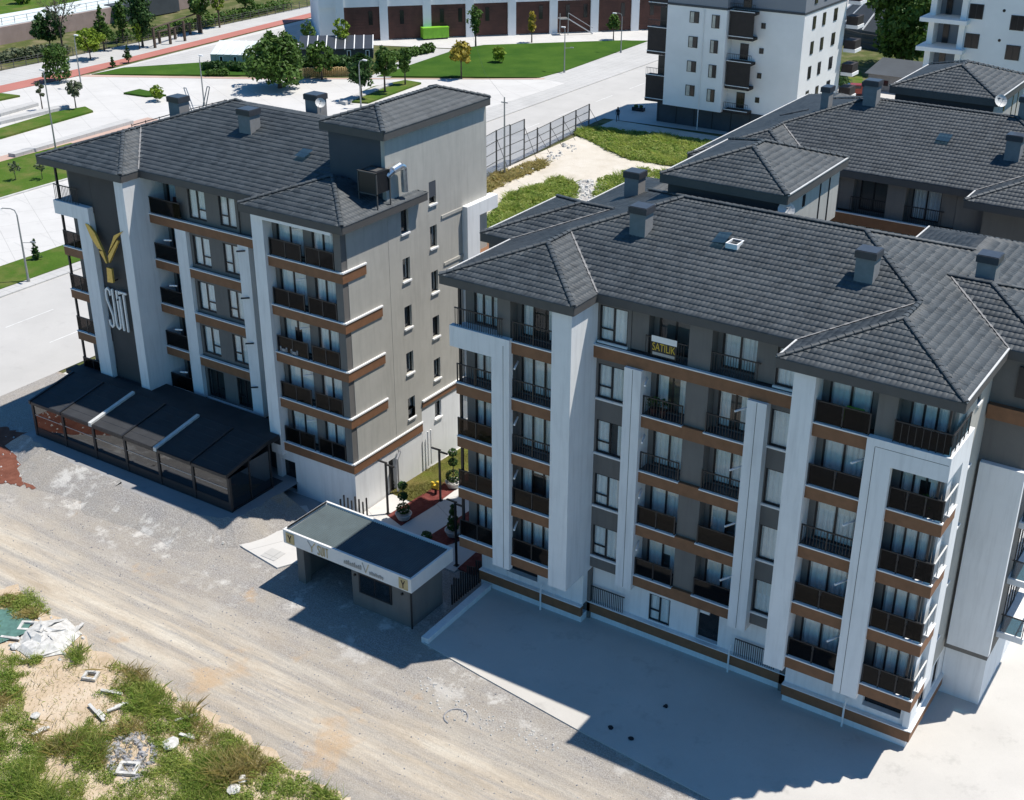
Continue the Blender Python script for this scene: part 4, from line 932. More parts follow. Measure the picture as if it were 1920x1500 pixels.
# rooftop unit with duct
hv = thing('rooftop_unit', 'black boxy ventilation unit with silver duct on the hotel roof', 'air unit', (-16.2, 4.6, hzA(-16.2, 4.6)))
ux, uy, uz = -15.25, 4.8, 18.5
MB().box(ux-.58, ux+.58, uy-.55, uy+.55, uz, uz+1.15).obj('casing', 'black_frame', hv)
m = MB()
for sx in (-.62, .62):
    for sy in (-.55, .55): m.box(ux+sx-.03, ux+sx+.03, uy+sy-.03, uy+sy+.03, uz-.85, uz+1.17)
m.box(ux-.65, ux+.65, uy-.58, uy-.52, uz-.04, uz+.02); m.box(ux-.65, ux+.65, uy-.58, uy-.52, uz+1.12, uz+1.18); m.box(ux-.4, ux+.4, uy-.3, uy+.3, uz+1.152, uz+1.19); m.obj('frame', 'fascia', hv)
MB().path([(ux+.45, uy+.5, uz+.75), (ux+.6, uy+.85, uz+1.0), (ux+.6, uy+1.5, uz+1.1)], .2, 10).path([(ux+.6, uy+1.5, uz+1.1), (ux+.6, uy+1.8, uz+.95), (ux+.6, uy+1.85, uz-.4)], .19, 10).obj('duct', 'galvanised', hv, smooth=False)
dish('white satellite dish beside the rear chimney on the hotel roof', (-24.5, 11.2, hzA(-24.5, 11.2)+.2), R(-40), .3)
XF[0] = ID
dish('grey satellite dish on the stair tower of the nearest block', (5.4, 11.0, 18.9), R(-60), .42)
dish('grey satellite dish by the stair tower at upper right', (8.6, 37.0, 19.6), R(-50), .4)
XF[0] = SITE
# metal Y frame seen from behind on the hotel rear roof
yf = thing('metal_sign_frame', 'bare metal V-shaped sign frame standing behind the hotel roof', 'sign frame', (-36.8, 12.8, 17.6))
bz = hzA(-36.8, 12.6); m = MB()
for sx, L in ((-1, 1.75), (1, 2.1)):
    for o in (0, .28): m.tube((-36.8+sx*(.25+o), 12.8, bz-.2), (-36.8+sx*(1.0+o*.8), 12.9, bz+L-.3), .035, .03, 6)
    m.tube((-36.8+sx*1.0, 12.9, bz+L-.3), (-36.8+sx*1.22, 12.9, bz+L-.3), .035)
m.obj('strut', 'grey_metal', yf)
m = MB(); m.path([(-38.4, 8.5, 18.0), (-37.6, 12, 18.3), (-36.8, 15.5, 18.5)], .03)
for i in range(8): q = -38.4+.2*i; m.tube((q, 8.5+i, 17.7), (q, 8.5+i, 18.1+.06*i), .025)
m.obj('rail', 'dark_metal', yf)
# ================================================================ glazed restaurant terrace in front of the hotel
XF[0] = DECK
pg = thing('terrace_pavilion', 'dark glazed restaurant terrace with sloping fabric roof along the hotel front', 'pavilion', (-30, -.4, 0))
PX = [-38.6, -35.7, -32.85, -30.0, -27.1, -24.2, -21.3]; yf0, yb0, zf, zb_ = -2.14, 1.28, 2.5, 3.15
zr = lambda y: zf+(zb_-zf)*(y-yf0)/(yb0-yf0)
for a, b in zip(PX[:-1], PX[1:]):
    m = MB(); n = 6
    for i in range(n):   # retractable fabric sags between its rafters
        y0, y1 = yf0-.1+(yb0-yf0+.1)*i/n, yf0-.1+(yb0-yf0+.1)*(i+1)/n
        m.poly([(a+.08, y0, zr(y0)+.04), (b-.08, y0, zr(y0)+.04), (b-.08, y1-.02, zr(y1)+.02), (a+.08, y1-.02, zr(y1)+.02)]); m.poly([(a+.08, y1-.02, zr(y1)+.02), (b-.08, y1-.02, zr(y1)+.02), (b-.08, y1, zr(y1)+.04), (a+.08, y1, zr(y1)+.04)])
    m.obj('roof_panel', 'fabric_dark', pg)
for i, x in enumerate(PX):
    m = MB(); w_ = .12 if i in (2, 4) else .07; k = len(m.v); h0 = .05; h1 = .17 if i in (2, 4) else .11
    for (y, zz) in ((yf0-.2, zr(yf0-.2)), (yb0, zr(yb0))):
        m.v += [(x-w_, y, zz+h0-.14), (x+w_, y, zz+h0-.14), (x+w_, y, zz+h1), (x-w_, y, zz+h1)]
    m.f += [(0, 1, 2, 3), (7, 6, 5, 4), (0, 4, 5, 1), (1, 5, 6, 2), (2, 6, 7, 3), (3, 7, 4, 0)]
    m.obj('rafter', 'gutter_metal' if i in (2, 4) else 'dark_metal', pg)
    MB().box(x-.09, x+.09, yf0-.06, yf0+.1, 0.03, zf-.2).obj('post', 'dark_metal', pg)
MB().box(PX[0]-.1, PX[-1]+.1, yf0-.16, yf0-.08, zf-.2, zf+.0).obj('front_beam', 'dark_metal', pg)
for a, b in zip(PX[:-1], PX[1:]):
    MB().box(a+.1, b-.1, yf0-.02, yf0+.04, .04, .62).obj('base_panel', 'dark_metal', pg)
    MB().box(a+.1, b-.1, yf0, yf0+.015, .64, 1.5).obj('pane', 'smoke_glass', pg); MB().box(a+.1, b-.1, yf0, yf0+.015, 1.55, zf-.22).obj('pane', 'smoke_glass', pg)
    MB().box(a+.1, b-.1, yf0-.02, yf0+.04, 1.5, 1.55).obj('glazing_bar', 'grey_metal', pg)
for y0, y1 in ((yf0+.1, -.5), (-.45, 1.2)):
    MB().box(PX[-1]-.02, PX[-1]+.0, y0, y1, .1, zr(y0)-.25).obj('pane', 'smoke_glass', pg)
MB().box(PX[-1]-.05, PX[-1]+.06, -.5, -.45, .03, 2.75).box(PX[-1]-.05, PX[-1]+.06, 1.2, 1.28, .03, 3.0).box(PX[-1]-.05, PX[-1]+.06, yf0+.1, 1.2, .04, .12).obj('side_frame', 'dark_metal', pg)
MB().box(PX[0]-.02, PX[0], yf0+.1, 1.2, .1, zf-.2).obj('pane', 'smoke_glass', pg)
MB().box(-39.4, -21.3, 1.3, 2.19, 2.9, 3.18).obj('roof_upstand', 'fabric_dark', pg); MB().box(-39.4, -21.3, 2.192, 3.6, 2.5, 3.05).obj('roof_upstand', 'fabric_dark', pg)
sheet('terrace_floor', rect(-38.6, -21.3, -2.2, 2.2), 'far_dark', .04)
XF[0] = SITE
# ================================================================ gatehouse
g = thing('gatehouse', 'small flat-roofed gatehouse with white sign fascia between the two near blocks', 'gatehouse', (-9.5, -3.7, 0))
gx0, gx1, gy0, gy1 = -13.65, -5.3, -5.75, -2.3
MB().box(-9.6, -5.8, -5.2, -2.6, 0.0, 2.6).obj('wall', 'taupe', g)
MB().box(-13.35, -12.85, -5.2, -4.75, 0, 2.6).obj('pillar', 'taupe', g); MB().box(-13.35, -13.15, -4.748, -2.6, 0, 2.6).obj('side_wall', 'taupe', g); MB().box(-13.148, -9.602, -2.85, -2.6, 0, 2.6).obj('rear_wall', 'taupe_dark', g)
wn = MB().box(-9.1, -7.0, -5.26, -5.202, .95, 2.15).obj('window', 'black_frame', g); MB().box(-9.0, -8.08, -5.275, -5.262, 1.05, 2.05).obj('pane', 'smoke_glass', wn); MB().box(-8.02, -7.1, -5.275, -5.262, 1.05, 2.05).obj('pane', 'smoke_glass', wn)
MB().box(-11.6, -10.4, -2.9, -2.852, .1, 2.2).obj('door', 'window_dark', g)
for (a, b, c, d) in ((gx0, gx1, gy0, gy0+.12), (gx0, gx1, gy1-.12, gy1), (gx0, gx0+.12, gy0+.122, gy1-.122), (gx1-.12, gx1, gy0+.122, gy1-.122)): MB().box(a, b, c, d, 2.6, 3.4).obj('fascia', 'sign_white', g)
m = MB(); n = 60; x0, x1 = gx0+.13, gx1-.13
for i in range(n):
    a, b = x0+(x1-x0)*i/n, x0+(x1-x0)*(i+1)/n; c = (a+b)/2; s = .02
    m.poly([(a, gy0+.13, 3.2), (c-.02, gy0+.13, 3.2), (c-.02, gy1-.13, 3.26), (a, gy1-.13, 3.26)]); m.poly([(c-.02, gy0+.13, 3.2), (c, gy0+.13, 3.24), (c, gy1-.13, 3.30), (c-.02, gy1-.13, 3.26)])
    m.poly([(c, gy0+.13, 3.24), (c+.03, gy0+.13, 3.24), (c+.03, gy1-.13, 3.30), (c, gy1-.13, 3.30)]); m.poly([(c+.03, gy0+.13, 3.24), (b, gy0+.13, 3.2), (b, gy1-.13, 3.26), (c+.03, gy1-.13, 3.30)])
m.obj('roof_sheet', 'roof_sheet', g)
MB().box(gx0+.13, gx0+.17, gy0+.2, gy1-.2, 3.4, 3.5).obj('cable', 'dark_metal', g)
MB().path([(-5.72, -5.28, 2.6), (-5.72, -5.28, .05)], .05, 8).obj('downpipe', 'post_black', g); MB().ball((-5.62, -5.5, 2.5), .08).obj('lamp', 'white_trim', g)
for x in (-9.35, -6.3): MB().tube((x, -5.2, 1.9), (x, -5.3, 1.9), .07).obj('wall_light', 'post_black', g)
for x in (-13.45, -6.05):
    q = MB().box(x, x+.55, gy0-.03, gy0-.002, 2.68, 3.3).obj('badge', 'gold_pale', g)
    letter([[(0, 1), (.5, .45)], [(1, 1), (.5, .45)], [(.5, .42), (.5, 0)]], x+.17, 2.78, .2, .4, .05, gy0-.05, .015, 'letter', 'window_dark', q)
# Y + SUIT on the fascia, small script lines further right
letter([[(0, 1), (.5, .4)]], -11.95, 2.72, .5, .58, .04, gy0-.03, .02, 'letter', 'letter_grey', g); letter([[(1, 1), (.5, .4), (.5, 0)]], -11.95, 2.72, .5, .58, .04, gy0-.034, .02, 'letter', 'gold_pale', g)
for px0, (LT, wd) in zip((-11.28, -11.06, -10.86, -10.74), ((SS, .13), (UU, .13), (II, .04), (TT, .15))): letter(LT, px0, 2.72, wd, .52, .045, gy0-.03, .02, 'letter', 'gold_pale', g)
letter([[(0, 1), (.5, 0)]], -8.35, 2.76, .4, .52, .035, gy0-.03, .02, 'letter', 'letter_grey', g); letter([[(1, 1), (.5, 0)]], -8.35, 2.76, .4, .52, .03, gy0-.034, .02, 'letter', 'gold_pale', g)
for i in range(9): letter([[(0, 0), (.1, .8), (.5, 1), (.9, .7), (.8, 0)]], -9.55+i*.13, 2.82, .08, .17+.05*(i % 3), .03, gy0-.03, .02, 'letter', 'letter_grey', g)
for i in range(7): letter([[(0, 1), (.1, .2), (.5, 0), (.9, .3), (.8, 1)]], -7.9+i*.13, 2.74, .08, .16+.05*(i % 2), .03, gy0-.03, .02, 'letter', 'letter_grey', g)
# paling fences
def palings(label, pts, n, h):
    t = thing('paling_fence', label, 'fence', (pts[0][0], pts[0][1], 0))
    a, b = Vector((*pts[0], 0)), Vector((*pts[1], 0))
    for i in range(n):
        p = a.lerp(b, i/(n-1)); hh = h*(.85+.3*((i*37) % 10)/10)
        MB().box(p.x-.035, p.x+.035, p.y-.035, p.y+.035, .05, hh).obj('paling', 'post_black', t)
palings('black upright paling fence beside the gatehouse at the forecourt wall', (G(848, 1135), G(910, 1085)), 16, 1.5)
palings('short run of black palings behind the gatehouse by the hotel wall', ((-15.6, .9), (-14.0, 1.3)), 8, 1.5)
# garden lamps: black post with crossed arms
def garden_lamp(label, x, y, h):
    t = thing('garden_lamp', label, 'lamp post', (x, y, .06), 'black garden lamps with crossed arms')
    MB().box(x-.05, x+.05, y-.05, y+.05, .06, h).box(x-.12, x+.12, y-.12, y+.12, .06, .1).obj('post', 'post_black', t)
    MB().box(x-.55, x+.1, y-.05, y+.05, h, h+.07).box(x+.102, x+.6, y-.05, y+.05, h-.1, h-.03).obj('arm', 'post_black', t); MB().box(x-.53, x-.2, y-.04, y+.04, h-.02, h-.001).obj('lamp_head', 'white_trim', t)
x, y = G(722, 972); garden_lamp('black garden lamp just behind the gatehouse roof', x-.1, y+.4, 3.4)
x, y = G(826, 940); garden_lamp('black garden lamp at the edge of the red mulch bed', x, y, 3.4)
x, y = G(856, 1062); garden_lamp('black garden lamp close to the corner of the nearest block', x, y, 4.0)
# banner on the top balcony
XF[0] = ID
bx0 = pix(1222, 645, 1, 2.3); bx1 = pix(1268, 678, 1, 2.3)
bn = thing('sale_banner', 'small yellow and black for-sale banner on the top balcony rail', 'banner', (bx0[0], 2.25, 14.4))
ban_x0, ban_x1, ban_z0, ban_z1 = bx0[0], bx1[0], 14.42, 15.42
MB().box(ban_x0, ban_x1, 2.262, 2.272, ban_z0, ban_z1).obj('panel', 'post_black', bn); MB().box(ban_x0, ban_x1, 2.255, 2.2615, ban_z1-.3, ban_z1).obj('header_strip', 'letter_white', bn)
def text(txt, x0, x1, z0, z1, y, mat, parent, name='lettering'):
    cu = bpy.data.curves.new('t', 'FONT'); cu.body = txt; o = bpy.data.objects.new('t', cu); COL.objects.link(o)
    dg = bpy.context.evaluated_depsgraph_get(); me = bpy.data.meshes.new_from_object(o.evaluated_get(dg)); bpy.data.objects.remove(o); bpy.data.curves.remove(cu)
    xs = [v.co.x for v in me.vertices]; ys = [v.co.y for v in me.vertices]
    for v in me.vertices: a, b = v.co.x, v.co.y; v.co = (x0+(a-min(xs))/(max(xs)-min(xs))*(x1-x0), y, z0+(b-min(ys))/(max(ys)-min(ys))*(z1-z0))
    me.materials.clear(); from_mesh(name, me, mat, parent)
text('SATILIK', ban_x0+.06, ban_x1-.06, ban_z0+.28, ban_z0+.66, 2.257, 'plastic_yellow', bn); MB().box(ban_x0+.08, ban_x1-.08, 2.256, 2.2615, ban_z0+.06, ban_z0+.2).obj('footer_strip', 'letter_grey', bn)
XF[0] = SITE
# ================================================================ street furniture beyond
def street_lamp(label, u, v, h, arm=1.2, yaw=R(180), double=False):
    x, y = G(u, v); t = thing('street_lamp', label, 'street lamp', (x, y, .1), 'grey street lamps')
    m = MB(); m.tube((x, y, .0), (x, y, h-.5), .10, .06, 8); dx, dy = math.cos(yaw), math.sin(yaw)
    m.path([(x, y, h-.5), (x+dx*.15, y+dy*.15, h-.12), (x+dx*.5, y+dy*.5, h), (x+dx*arm, y+dy*arm, h-.02)], .045, 6); m.tube((x, y, 0), (x, y, .35), .16, .14, 8); m.obj('pole', 'pole_metal', t)
    q = (x+dx*arm, y+dy*arm, h-.05); MB().box(q[0]-.3, q[0]+.3, q[1]-.14, q[1]+.14, q[2]-.06, q[2]+.08).obj('lamp_head', 'white_trim', t)
    if double: MB().tube((x, y, h*.55), (x+.9, y+.4, h*.56), .03).box(x+.7, x+1.2, y+.3, y+.5, h*.56, h*.56+.1).obj('side_arm', 'pole_metal', t)
street_lamp('street lamp on the lawn verge at the left edge', 54, 530, 6.4, 1.6, R(200), True)
street_lamp('tall thin lamp in front of the stone seats left of the hotel roof', 105, 283, 9.0, .5, R(160))
street_lamp('lamp standing beside the weeping tree', 153, 166, 7.0, .4, R(100))
street_lamp('lamp above the hotel ridge on the plaza', 383, 197, 6.2, .5, R(110))
street_lamp('lamp between the two plaza trees right of the sleeper wall', 677, 203, 6.0, .8, R(60))
street_lamp('lamp at the middle of the triangular lawn edge', 1058, 136, 6.2, .8, R(140), True)
street_lamp('lamp at the far corner of the triangular lawn', 1164, 99, 5.8, 1.2, R(190))
# site fence: posts, rails and braces
fn = thing('site_fence', 'dark steel frame fence along the boulevard behind the hotel', 'fence', (-48.5, 75, 0))
fp = [(-46.9, 58.5), (-47.3, 61.0), (-47.8, 64.0), (-48.05, 67.0), (-48.2, 70.0), (-48.4, 73.0), (-48.7, 76.2), (-49.0, 79.5), (-49.3, 82.8), (-49.55, 86.3)]
fh = [4.6, 4.6, 4.6, 4.5, 4.5, 2.9, 2.8, 2.8, 2.8, 2.8]
for i, (x, y) in enumerate(fp):
    if i == 4: MB().box(x-.06, x+.06, y-.05, y+.05, 0, 4.5).obj('post', 'fascia', fn)
    else: MB().box(x-.07, x+.07, y-.05, y+.05, 0, fh[i]).obj('post', 'fascia', fn)
    if i % 2 == 0 or i > 3: MB().tube((x+.05, y, fh[i]*.8), (x+1.3, y+.6, .0), .03).obj('brace', 'fascia', fn)
    if i < len(fp)-1:
        x2, y2 = fp[i+1]; top = fh[i] if i < 4 else 2.8
        mm = MB(); mm.poly([(x, y+.08, .12), (x2, y2-.08, .12), (x2, y2-.08, top-.08), (x, y+.08, top-.08)]); mm.obj('mesh_infill', 'mesh_panel', fn)
        for k in range(5 if top > 3.5 else 4):
            z = .15+(top-.2)*k/(4 if top > 3.5 else 3); MB().tube((x, y+.05, z), (x2, y2-.05, z), .04).obj('rail', 'fascia', fn)
po = thing('utility_pole', 'thin grey utility pole with a wire beside the steel fence', 'pole', (*G(946, 327), 0)); px_, py_ = G(946, 327)
MB().tube((px_, py_, 0), (px_, py_, 8.2), .11, .07, 8).obj('pole', 'pole_metal', po); MB().box(px_-.4, px_+.4, py_-.04, py_+.04, 7.6, 7.7).obj('crossarm', 'pole_metal', po)
MB().path([(px_, py_, 8.1), (px_-8, py_+8, 8.3), (px_-22, py_+25, 9.2)], .008, 4).obj('wire', 'post_black', po)
# ================================================================ far buildings
def far_window(parent, mw, u, z, w_, h, split=1, mat='window_dark', frame='black_frame'):
    f = MB().box(u-w_/2-.06, u+w_/2+.06, -.05, .02, z-.06, z+h+.06).obj('window', frame, parent, mw)
    for i in range(split+1):
        a, b = u-w_/2+w_*i/(split+1)+.05, u-w_/2+w_*(i+1)/(split+1)-.03
        MB().box(a, b, -.07, -.052, z, z+h).obj('pane', mat if i == 0 else 'window_dark', f, mw)
E1 = thing('white_flats', 'white multi-storey flats with brown screened balconies at top centre right', 'building', (-35, 98, 0))
MB().box(-44.2, -26.5, 93.5, 106.8, 0, 2.55).obj('ground_floor', 'far_dark', E1)
MB().box(-42.6, -35.05, 91.8, 93.6, 2.6, 14.2).obj('wall', 'far_white', E1); MB().box(-42.6, -35.05, 91.78, 93.6, 14.45, 24).obj('upper_wall', 'far_grey', E1); MB().box(-42.62, -35.03, 91.72, 93.6, 14.202, 14.448).obj('string_course', 'far_dark', E1)
MB().box(-43.8, -26.5, 93.6, 106.8, 2.552, 14.2).obj('wall', 'far_white', E1); MB().box(-43.8, -26.5, 93.58, 106.8, 14.45, 24).obj('upper_wall', 'far_grey', E1); MB().box(-35.02, -26.45, 93.5, 106.8, 14.202, 14.448).obj('string_course', 'far_dark', E1)
for k in range(5):
    z = 3.75+2.8*k
    if k < 4: far_window(E1, F(91.79), -39.1, z+.35 if k < 9 else z, 1.05, 1.15, 1, 'window_light'); far_window(E1, F(91.79), -36.4, z, .85, 1.35, 1, 'window_light'); far_window(E1, F(93.59), -31.3, z+.2, .4, .5, 0)
    # balconies: centre and left stacks, alternating screened and open
    for (a, b, yy, par) in ((-34.9, -31.9, 92.2, 0), (-45.4, -42.8, 92.4, 0)):
        zz = 2.6+2.8*k
        q = MB().box(a, b, yy, 93.58, zz, zz+.32).obj('balcony', 'screen_brown', E1); MB().box(a-.03, b+.03, yy-.03, yy+.05, zz+.322, zz+.40).obj('coping', 'white_trim', q)
        if (k % 2 == 1) ^ (a < -40): MB().box(a+.02, b-.02, yy+.06, yy+.12, zz+.402, zz+2.78).obj('screen', 'screen_brown', q)
        else:
            rl = MB().box(a, b, yy+.06, yy+.1, zz+1.15, zz+1.2)
            for i in range(14): rl.box(a+(b-a)*i/13-.015, a+(b-a)*i/13+.015, yy+.07, yy+.09, zz+.402, zz+1.15)
            rl.obj('railing', 'dark_metal', q); far_window(q, F(93.58), (a+b)/2, zz+.45, .9, 1.7, 1) if a > -40 else MB().box(a+1.2, b, 93.2, 93.25, zz+.4, zz+2.6).obj('window', 'black_frame', q)
    for (yy, w_) in ((96.6, .75), (99.6, .75), (103.2, .95)): far_window(E1, Rt(-26.49), yy, z+.2, w_, 1.3, 1 if w_ > .8 else 0)
    MB().box(-26.4, -24.9, 106.82, 109, 2.5+2.8*k, 2.9+2.8*k).obj('balcony', 'far_white', E1); MB().box(-26.4, -25.0, 106.9, 108.9, 2.902+2.8*k, 3.9+2.8*k).obj('railing', 'screen_brown', E1)
MB().tube((-37.85, 91.72, .2), (-37.85, 91.72, 14), .05, .05, 6).obj('downpipe', 'white_trim', E1)
for i in range(7): MB().box(-44.0+i*2.4, -43.94+i*2.4, 93.46, 93.498, .1, 2.5).obj('panel_joint', 'post_black', E1)
# far right white flats
fy = 93.; fq = pix(1808, 0, 1, fy); fx = fq[0]; fz = fq[2]
F1 = thing('white_flats', 'white flats with open recessed balconies in the top right corner', 'building', (fx+6, fy+6, 0))
MB().box(fx, fx+16, fy, fy+12, 0, fz+4).obj('wall', 'far_white', F1); fb = pix(1740, 45, 1, fy)[0]
MB().box(fb+.3, fx-.002, fy+2.2, fy+11, 0, fz+4).obj('rear_wall', 'far_grey', F1)
for k in range(5):
    zz = fz-1.9-2.95*(k-1); q = MB().box(fb-.6, fx+.9, fy-1.2, fy+2.19, zz-.42, zz).obj('balcony', 'far_white', F1) if zz > 1 else None
    if q: MB().box(fb+1.1, fb+1.7, fy+2.0, fy+2.19, zz+.01, zz+2.2).obj('door', 'window_dark', q); MB().box(fb-.1, fb+.5, fy+.5, fy+2.19, zz+.01, zz+2.5).obj('column', 'far_white', q)
    for u in (1831, 1912):
        xw = pix(u, 20, 1, fy)[0]; zw = pix(1831, 21, 1, fy)[2]-2.95*k-(.75 if u > 1900 else 0)*1.0
        if zw > 2: far_window(F1, F(fy-.01), xw, zw-.7, 1.3, 1.35, 1)
    zw = pix(1883, 20, 1, fy)[2]-2.95*k
    MB().tube((pix(1883, 20, 1, fy)[0], fy-.02, zw), (pix(1883, 20, 1, fy)[0], fy+.02, zw), .16, .16, 8).obj('vent', 'window_dark', F1)
MB().box(fx-.05, fx+.55, fy-.25, fy-.01, 0, fz+4).obj('pilaster', 'far_white', F1)
# shopping hall with brown timber bays (diagonal)
g0, g1 = Vector((*G(640, 79), 0)), Vector((*G(1190, 58), 0)); gd = (g1-g0).normalized(); ang = math.atan2(gd.y, gd.x); GL = (g1-g0).length
GM = Matrix.Translation(g0) @ Matrix.Rotation(ang, 4, 'Z')
H1 = thing('market_hall', 'long white hall with brown clad bays along the top edge', 'building', (g0.x+gd.x*20, g0.y+gd.y*20, 0)); nb = 7; bw = GL/nb
MB().box(-3.2, GL+10, .6, 22, 0, 11).obj('wall', 'far_white', H1, GM); MB().box(-3.2, GL+10, .2, .598, 5.2, 6.6).obj('beam', 'far_white', H1, GM)
for i in range(nb+2):
    MB().box(i*bw-.65, i*bw+.65, -.05, .6, 0, 11).obj('column', 'far_white', H1, GM)
    if i <= nb:
        q = MB().box(i*bw+.651, (i+1)*bw-.651, .35, .599, .15, 5.19).obj('timber_bay', 'dark_brown_clad', H1, GM)
        for k in range(11): MB().box(i*bw+.66, (i+1)*bw-.66, .32, .349, .3+k*.44, .64+k*.44).obj('board', 'dark_brown_clad', q, GM)
        for u in ((.35, .78) if i % 3 == 2 else (.70,) if i % 2 == 0 else (.42,)): MB().box(i*bw+bw*u-.32, i*bw+bw*u+.32, .27, .318, 2.4, 4.5).obj('window', 'window_dark', q, GM)
        MB().box(i*bw+.7, (i+1)*bw-.7, .3, .598, 6.7, 9.5).obj('upper_window', 'window_dark', H1, GM)
MB().box(-3.22, -3.0, .59, 22, 0, 11).obj('end_wall', 'far_white', H1, GM)
sq = MB(); sq.box(5.1*bw, 5.3*bw, -1.6, -.1, 2.5, 2.65)
sq.obj('stair_landing', 'grey_metal', H1, GM); q0 = GM @ Vector((5.3*bw, -1.5, 2.6)); q1 = GM @ Vector((5.9*bw, -1.5, .1)); MB().tube(q0, q1, .1).tube(q0+Vector((0, 0, .9)), q1+Vector((0, 0, .9)), .05).obj('stair_rail', 'grey_metal', H1)
for u in (5.1, 5.3): MB().tube(GM @ Vector((u*bw, -1.5, 0)), GM @ Vector((u*bw, -1.5, 3.5)), .06).obj('stair_post', 'grey_metal', H1)
ct = thing('green_container', 'bright green container bin standing in front of the brown hall bays', 'container', (*G(818, 76), 0)); a, b = Vector((*G(794, 76), 0)), Vector((*G(842, 73), 0)); cdv = (b-a).normalized(); CMx = Matrix.Translation(a) @ Matrix.Rotation(math.atan2(cdv.y, cdv.x), 4, 'Z'); CL = (b-a).length
MB().box(0, CL, 0, 2.0, .25, 1.75).obj('body', 'lime_green', ct, CMx); MB().box(-.05, CL+.05, -.06, 2.06, 1.752, 1.9).obj('lid', 'lime_green', ct, CMx); MB().box(.2, CL-.2, .1, 1.9, .02, .249).obj('skid', 'post_black', ct, CMx)
m = MB()
for i in range(6): m.box(.2+i*(CL-.4)/5-.04, .2+i*(CL-.4)/5+.04, -.04, -.001, .3, 1.7)
m.obj('rib', 'lime_green', ct, CMx)
# two lean-to glass sheds on the park
def shed(label, p0, p1, dep, h0, h1, roofm, n, group):
    a, b = Vector((*p0, 0)), Vector((*p1, 0)); d = (b-a).normalized(); L = (b-a).length; MX = Matrix.Translation(a) @ Matrix.Rotation(math.atan2(d.y, d.x), 4, 'Z')
    t = thing('park_shed', label, 'shed', tuple((a+b)/2), group); MB().box(0, L, 0, dep, 0, h0).obj('wall', 'paver_grey' if roofm == 'promenade' else 'far_dark', t, MX)
    for i in range(n):
        x0, x1 = L*i/n+.07, L*(i+1)/n-.07; m = MB(); m.poly([(x0, -.2, h0+.03), (x1, -.2, h0+.03), (x1, dep, h1), (x0, dep, h1)]); m.poly([(x0, -.2, h0-.05), (x0, -.2, h0+.03), (x1, -.2, h0+.03), (x1, -.2, h0-.05)]); m.obj('roof_panel', roofm, t, MX)
        MB().box(x1, x1+.14, -.25, -.15, h0-.1, h0+.1).obj('rib', 'white_trim', t, MX); mm = MB(); mm.poly([(x1, -.2, h0+.08), (x1+.14, -.2, h0+.08), (x1+.14, dep, h1+.05), (x1, dep, h1+.05)]); mm.obj('roof_rib', 'white_trim', t, MX)
        if i % 2 == 1: f = MB().box(x0+.2, x0+.8, -.06, -.01, .3, 1.3).obj('window', 'white_trim', t, MX); MB().box(x0+.32, x0+.68, -.075, -.061, .42, 1.18).obj('pane', 'window_dark', f, MX)
shed('low glass-roofed shed with pale panels left of the big round tree', G(396, 121), G(500, 124), 4.2, 1.5, 2.7, 'promenade', 8, 'lean-to sheds in the park')
shed('low shed with dark solar panels right of the big round tree', G(560, 112), G(700, 110), 4.2, 1.5, 2.7, 'chimney_cap', 8, 'lean-to sheds in the park')
sw = thing('sleeper_wall', 'low yellow timber sleeper wall beside the big round tree', 'wall', (*G(625, 143), 0)); a, b = Vector((*G(570, 145), 0)), Vector((*G(664, 143), 0))
for i in range(26): p = a.lerp(b, i/25); MB().box(p.x-.17, p.x+.17, p.y-.1, p.y+.1, 0, 1.25+.15*((i*7) % 5)/5).obj('sleeper', 'sleeper_wood', sw)
# stone river wall, promenade railing, bank fence, pergola posts
rw = thing('river_wall', 'long pinkish stone retaining wall with walkway at the top left', 'wall', (-151, 100, 0))
MB().prism([(-150.6, 0), (-150.0, 0), (-151.2, 60), (-152.0, 105), (-155.5, 165), (-156.2, 165), (-152.8, 105), (-151.9, 60)], 0, 2.6).obj('stone_face', 'stone_wall', rw); MB().prism([(-160, 0), (-150.4, 0), (-151.6, 60), (-152.4, 105), (-156, 165), (-168, 165), (-161, 100)], 2.6, 2.75).obj('walkway', 'promenade', rw)
m = MB()
for i in range(48):
    y = 40+i*2.4; x = -150.7-(y/165)*3.9-.02*(max(0, y-100)); m.tube((x, y, 2.75), (x, y, 3.75), .05)
    if i: m.tube((x, y, 3.75), xp, .04); m.tube((x, y, 3.25), (xp[0], xp[1], 3.25), .025)
    xp = (x, y, 3.75)
m.obj('railing', 'pole_metal', rw)
MB().box(-154.0, -151.0, 102, 116, .2, 2.9).obj('culvert', 'far_dark', rw)
bf = thing('bank_fence', 'dark railing along the grassy river bank at upper left', 'fence', (-135.5, 90, 0)); m = MB()
for i in range(60):
    y = 40+i*2.1; x = -135.35-.0008*max(0, y-95)**1.7; m.box(x-.04, x+.04, y-.04, y+.04, 0, 1.3)
    if i:
        for z in (.25, .6, .95, 1.28): m.tube((x, y, z), (xp[0], xp[1], z), .035, .035, 4)
    xp = (x, y)
m.obj('railing', 'fascia', bf)
pp = thing('timber_pergola', 'row of dark timber posts with beams beside the red cycle path', 'pergola', (*G(330, 85), 0))
for i, (u, v, h) in enumerate(((291, 90, 5.0), (300, 82, 3.0), (320, 83, 5.0), (329, 74, 3.0), (347, 77, 5.0), (357, 65, 3.0), (374, 62, 5.0))):
    x, y = G(u, v); MB().box(x-.16, x+.16, y-.16, y+.16, 0, h*.62).obj('post', 'bark', pp)
a, b = G(291, 90), G(374, 60); MB().tube((a[0], a[1], 3.0), (b[0], b[1], 3.0), .12).obj('beam', 'bark', pp); a, b = G(300, 82), G(357, 65); MB().tube((a[0], a[1], 1.8), (b[0], b[1], 1.8), .12).obj('beam', 'bark', pp)
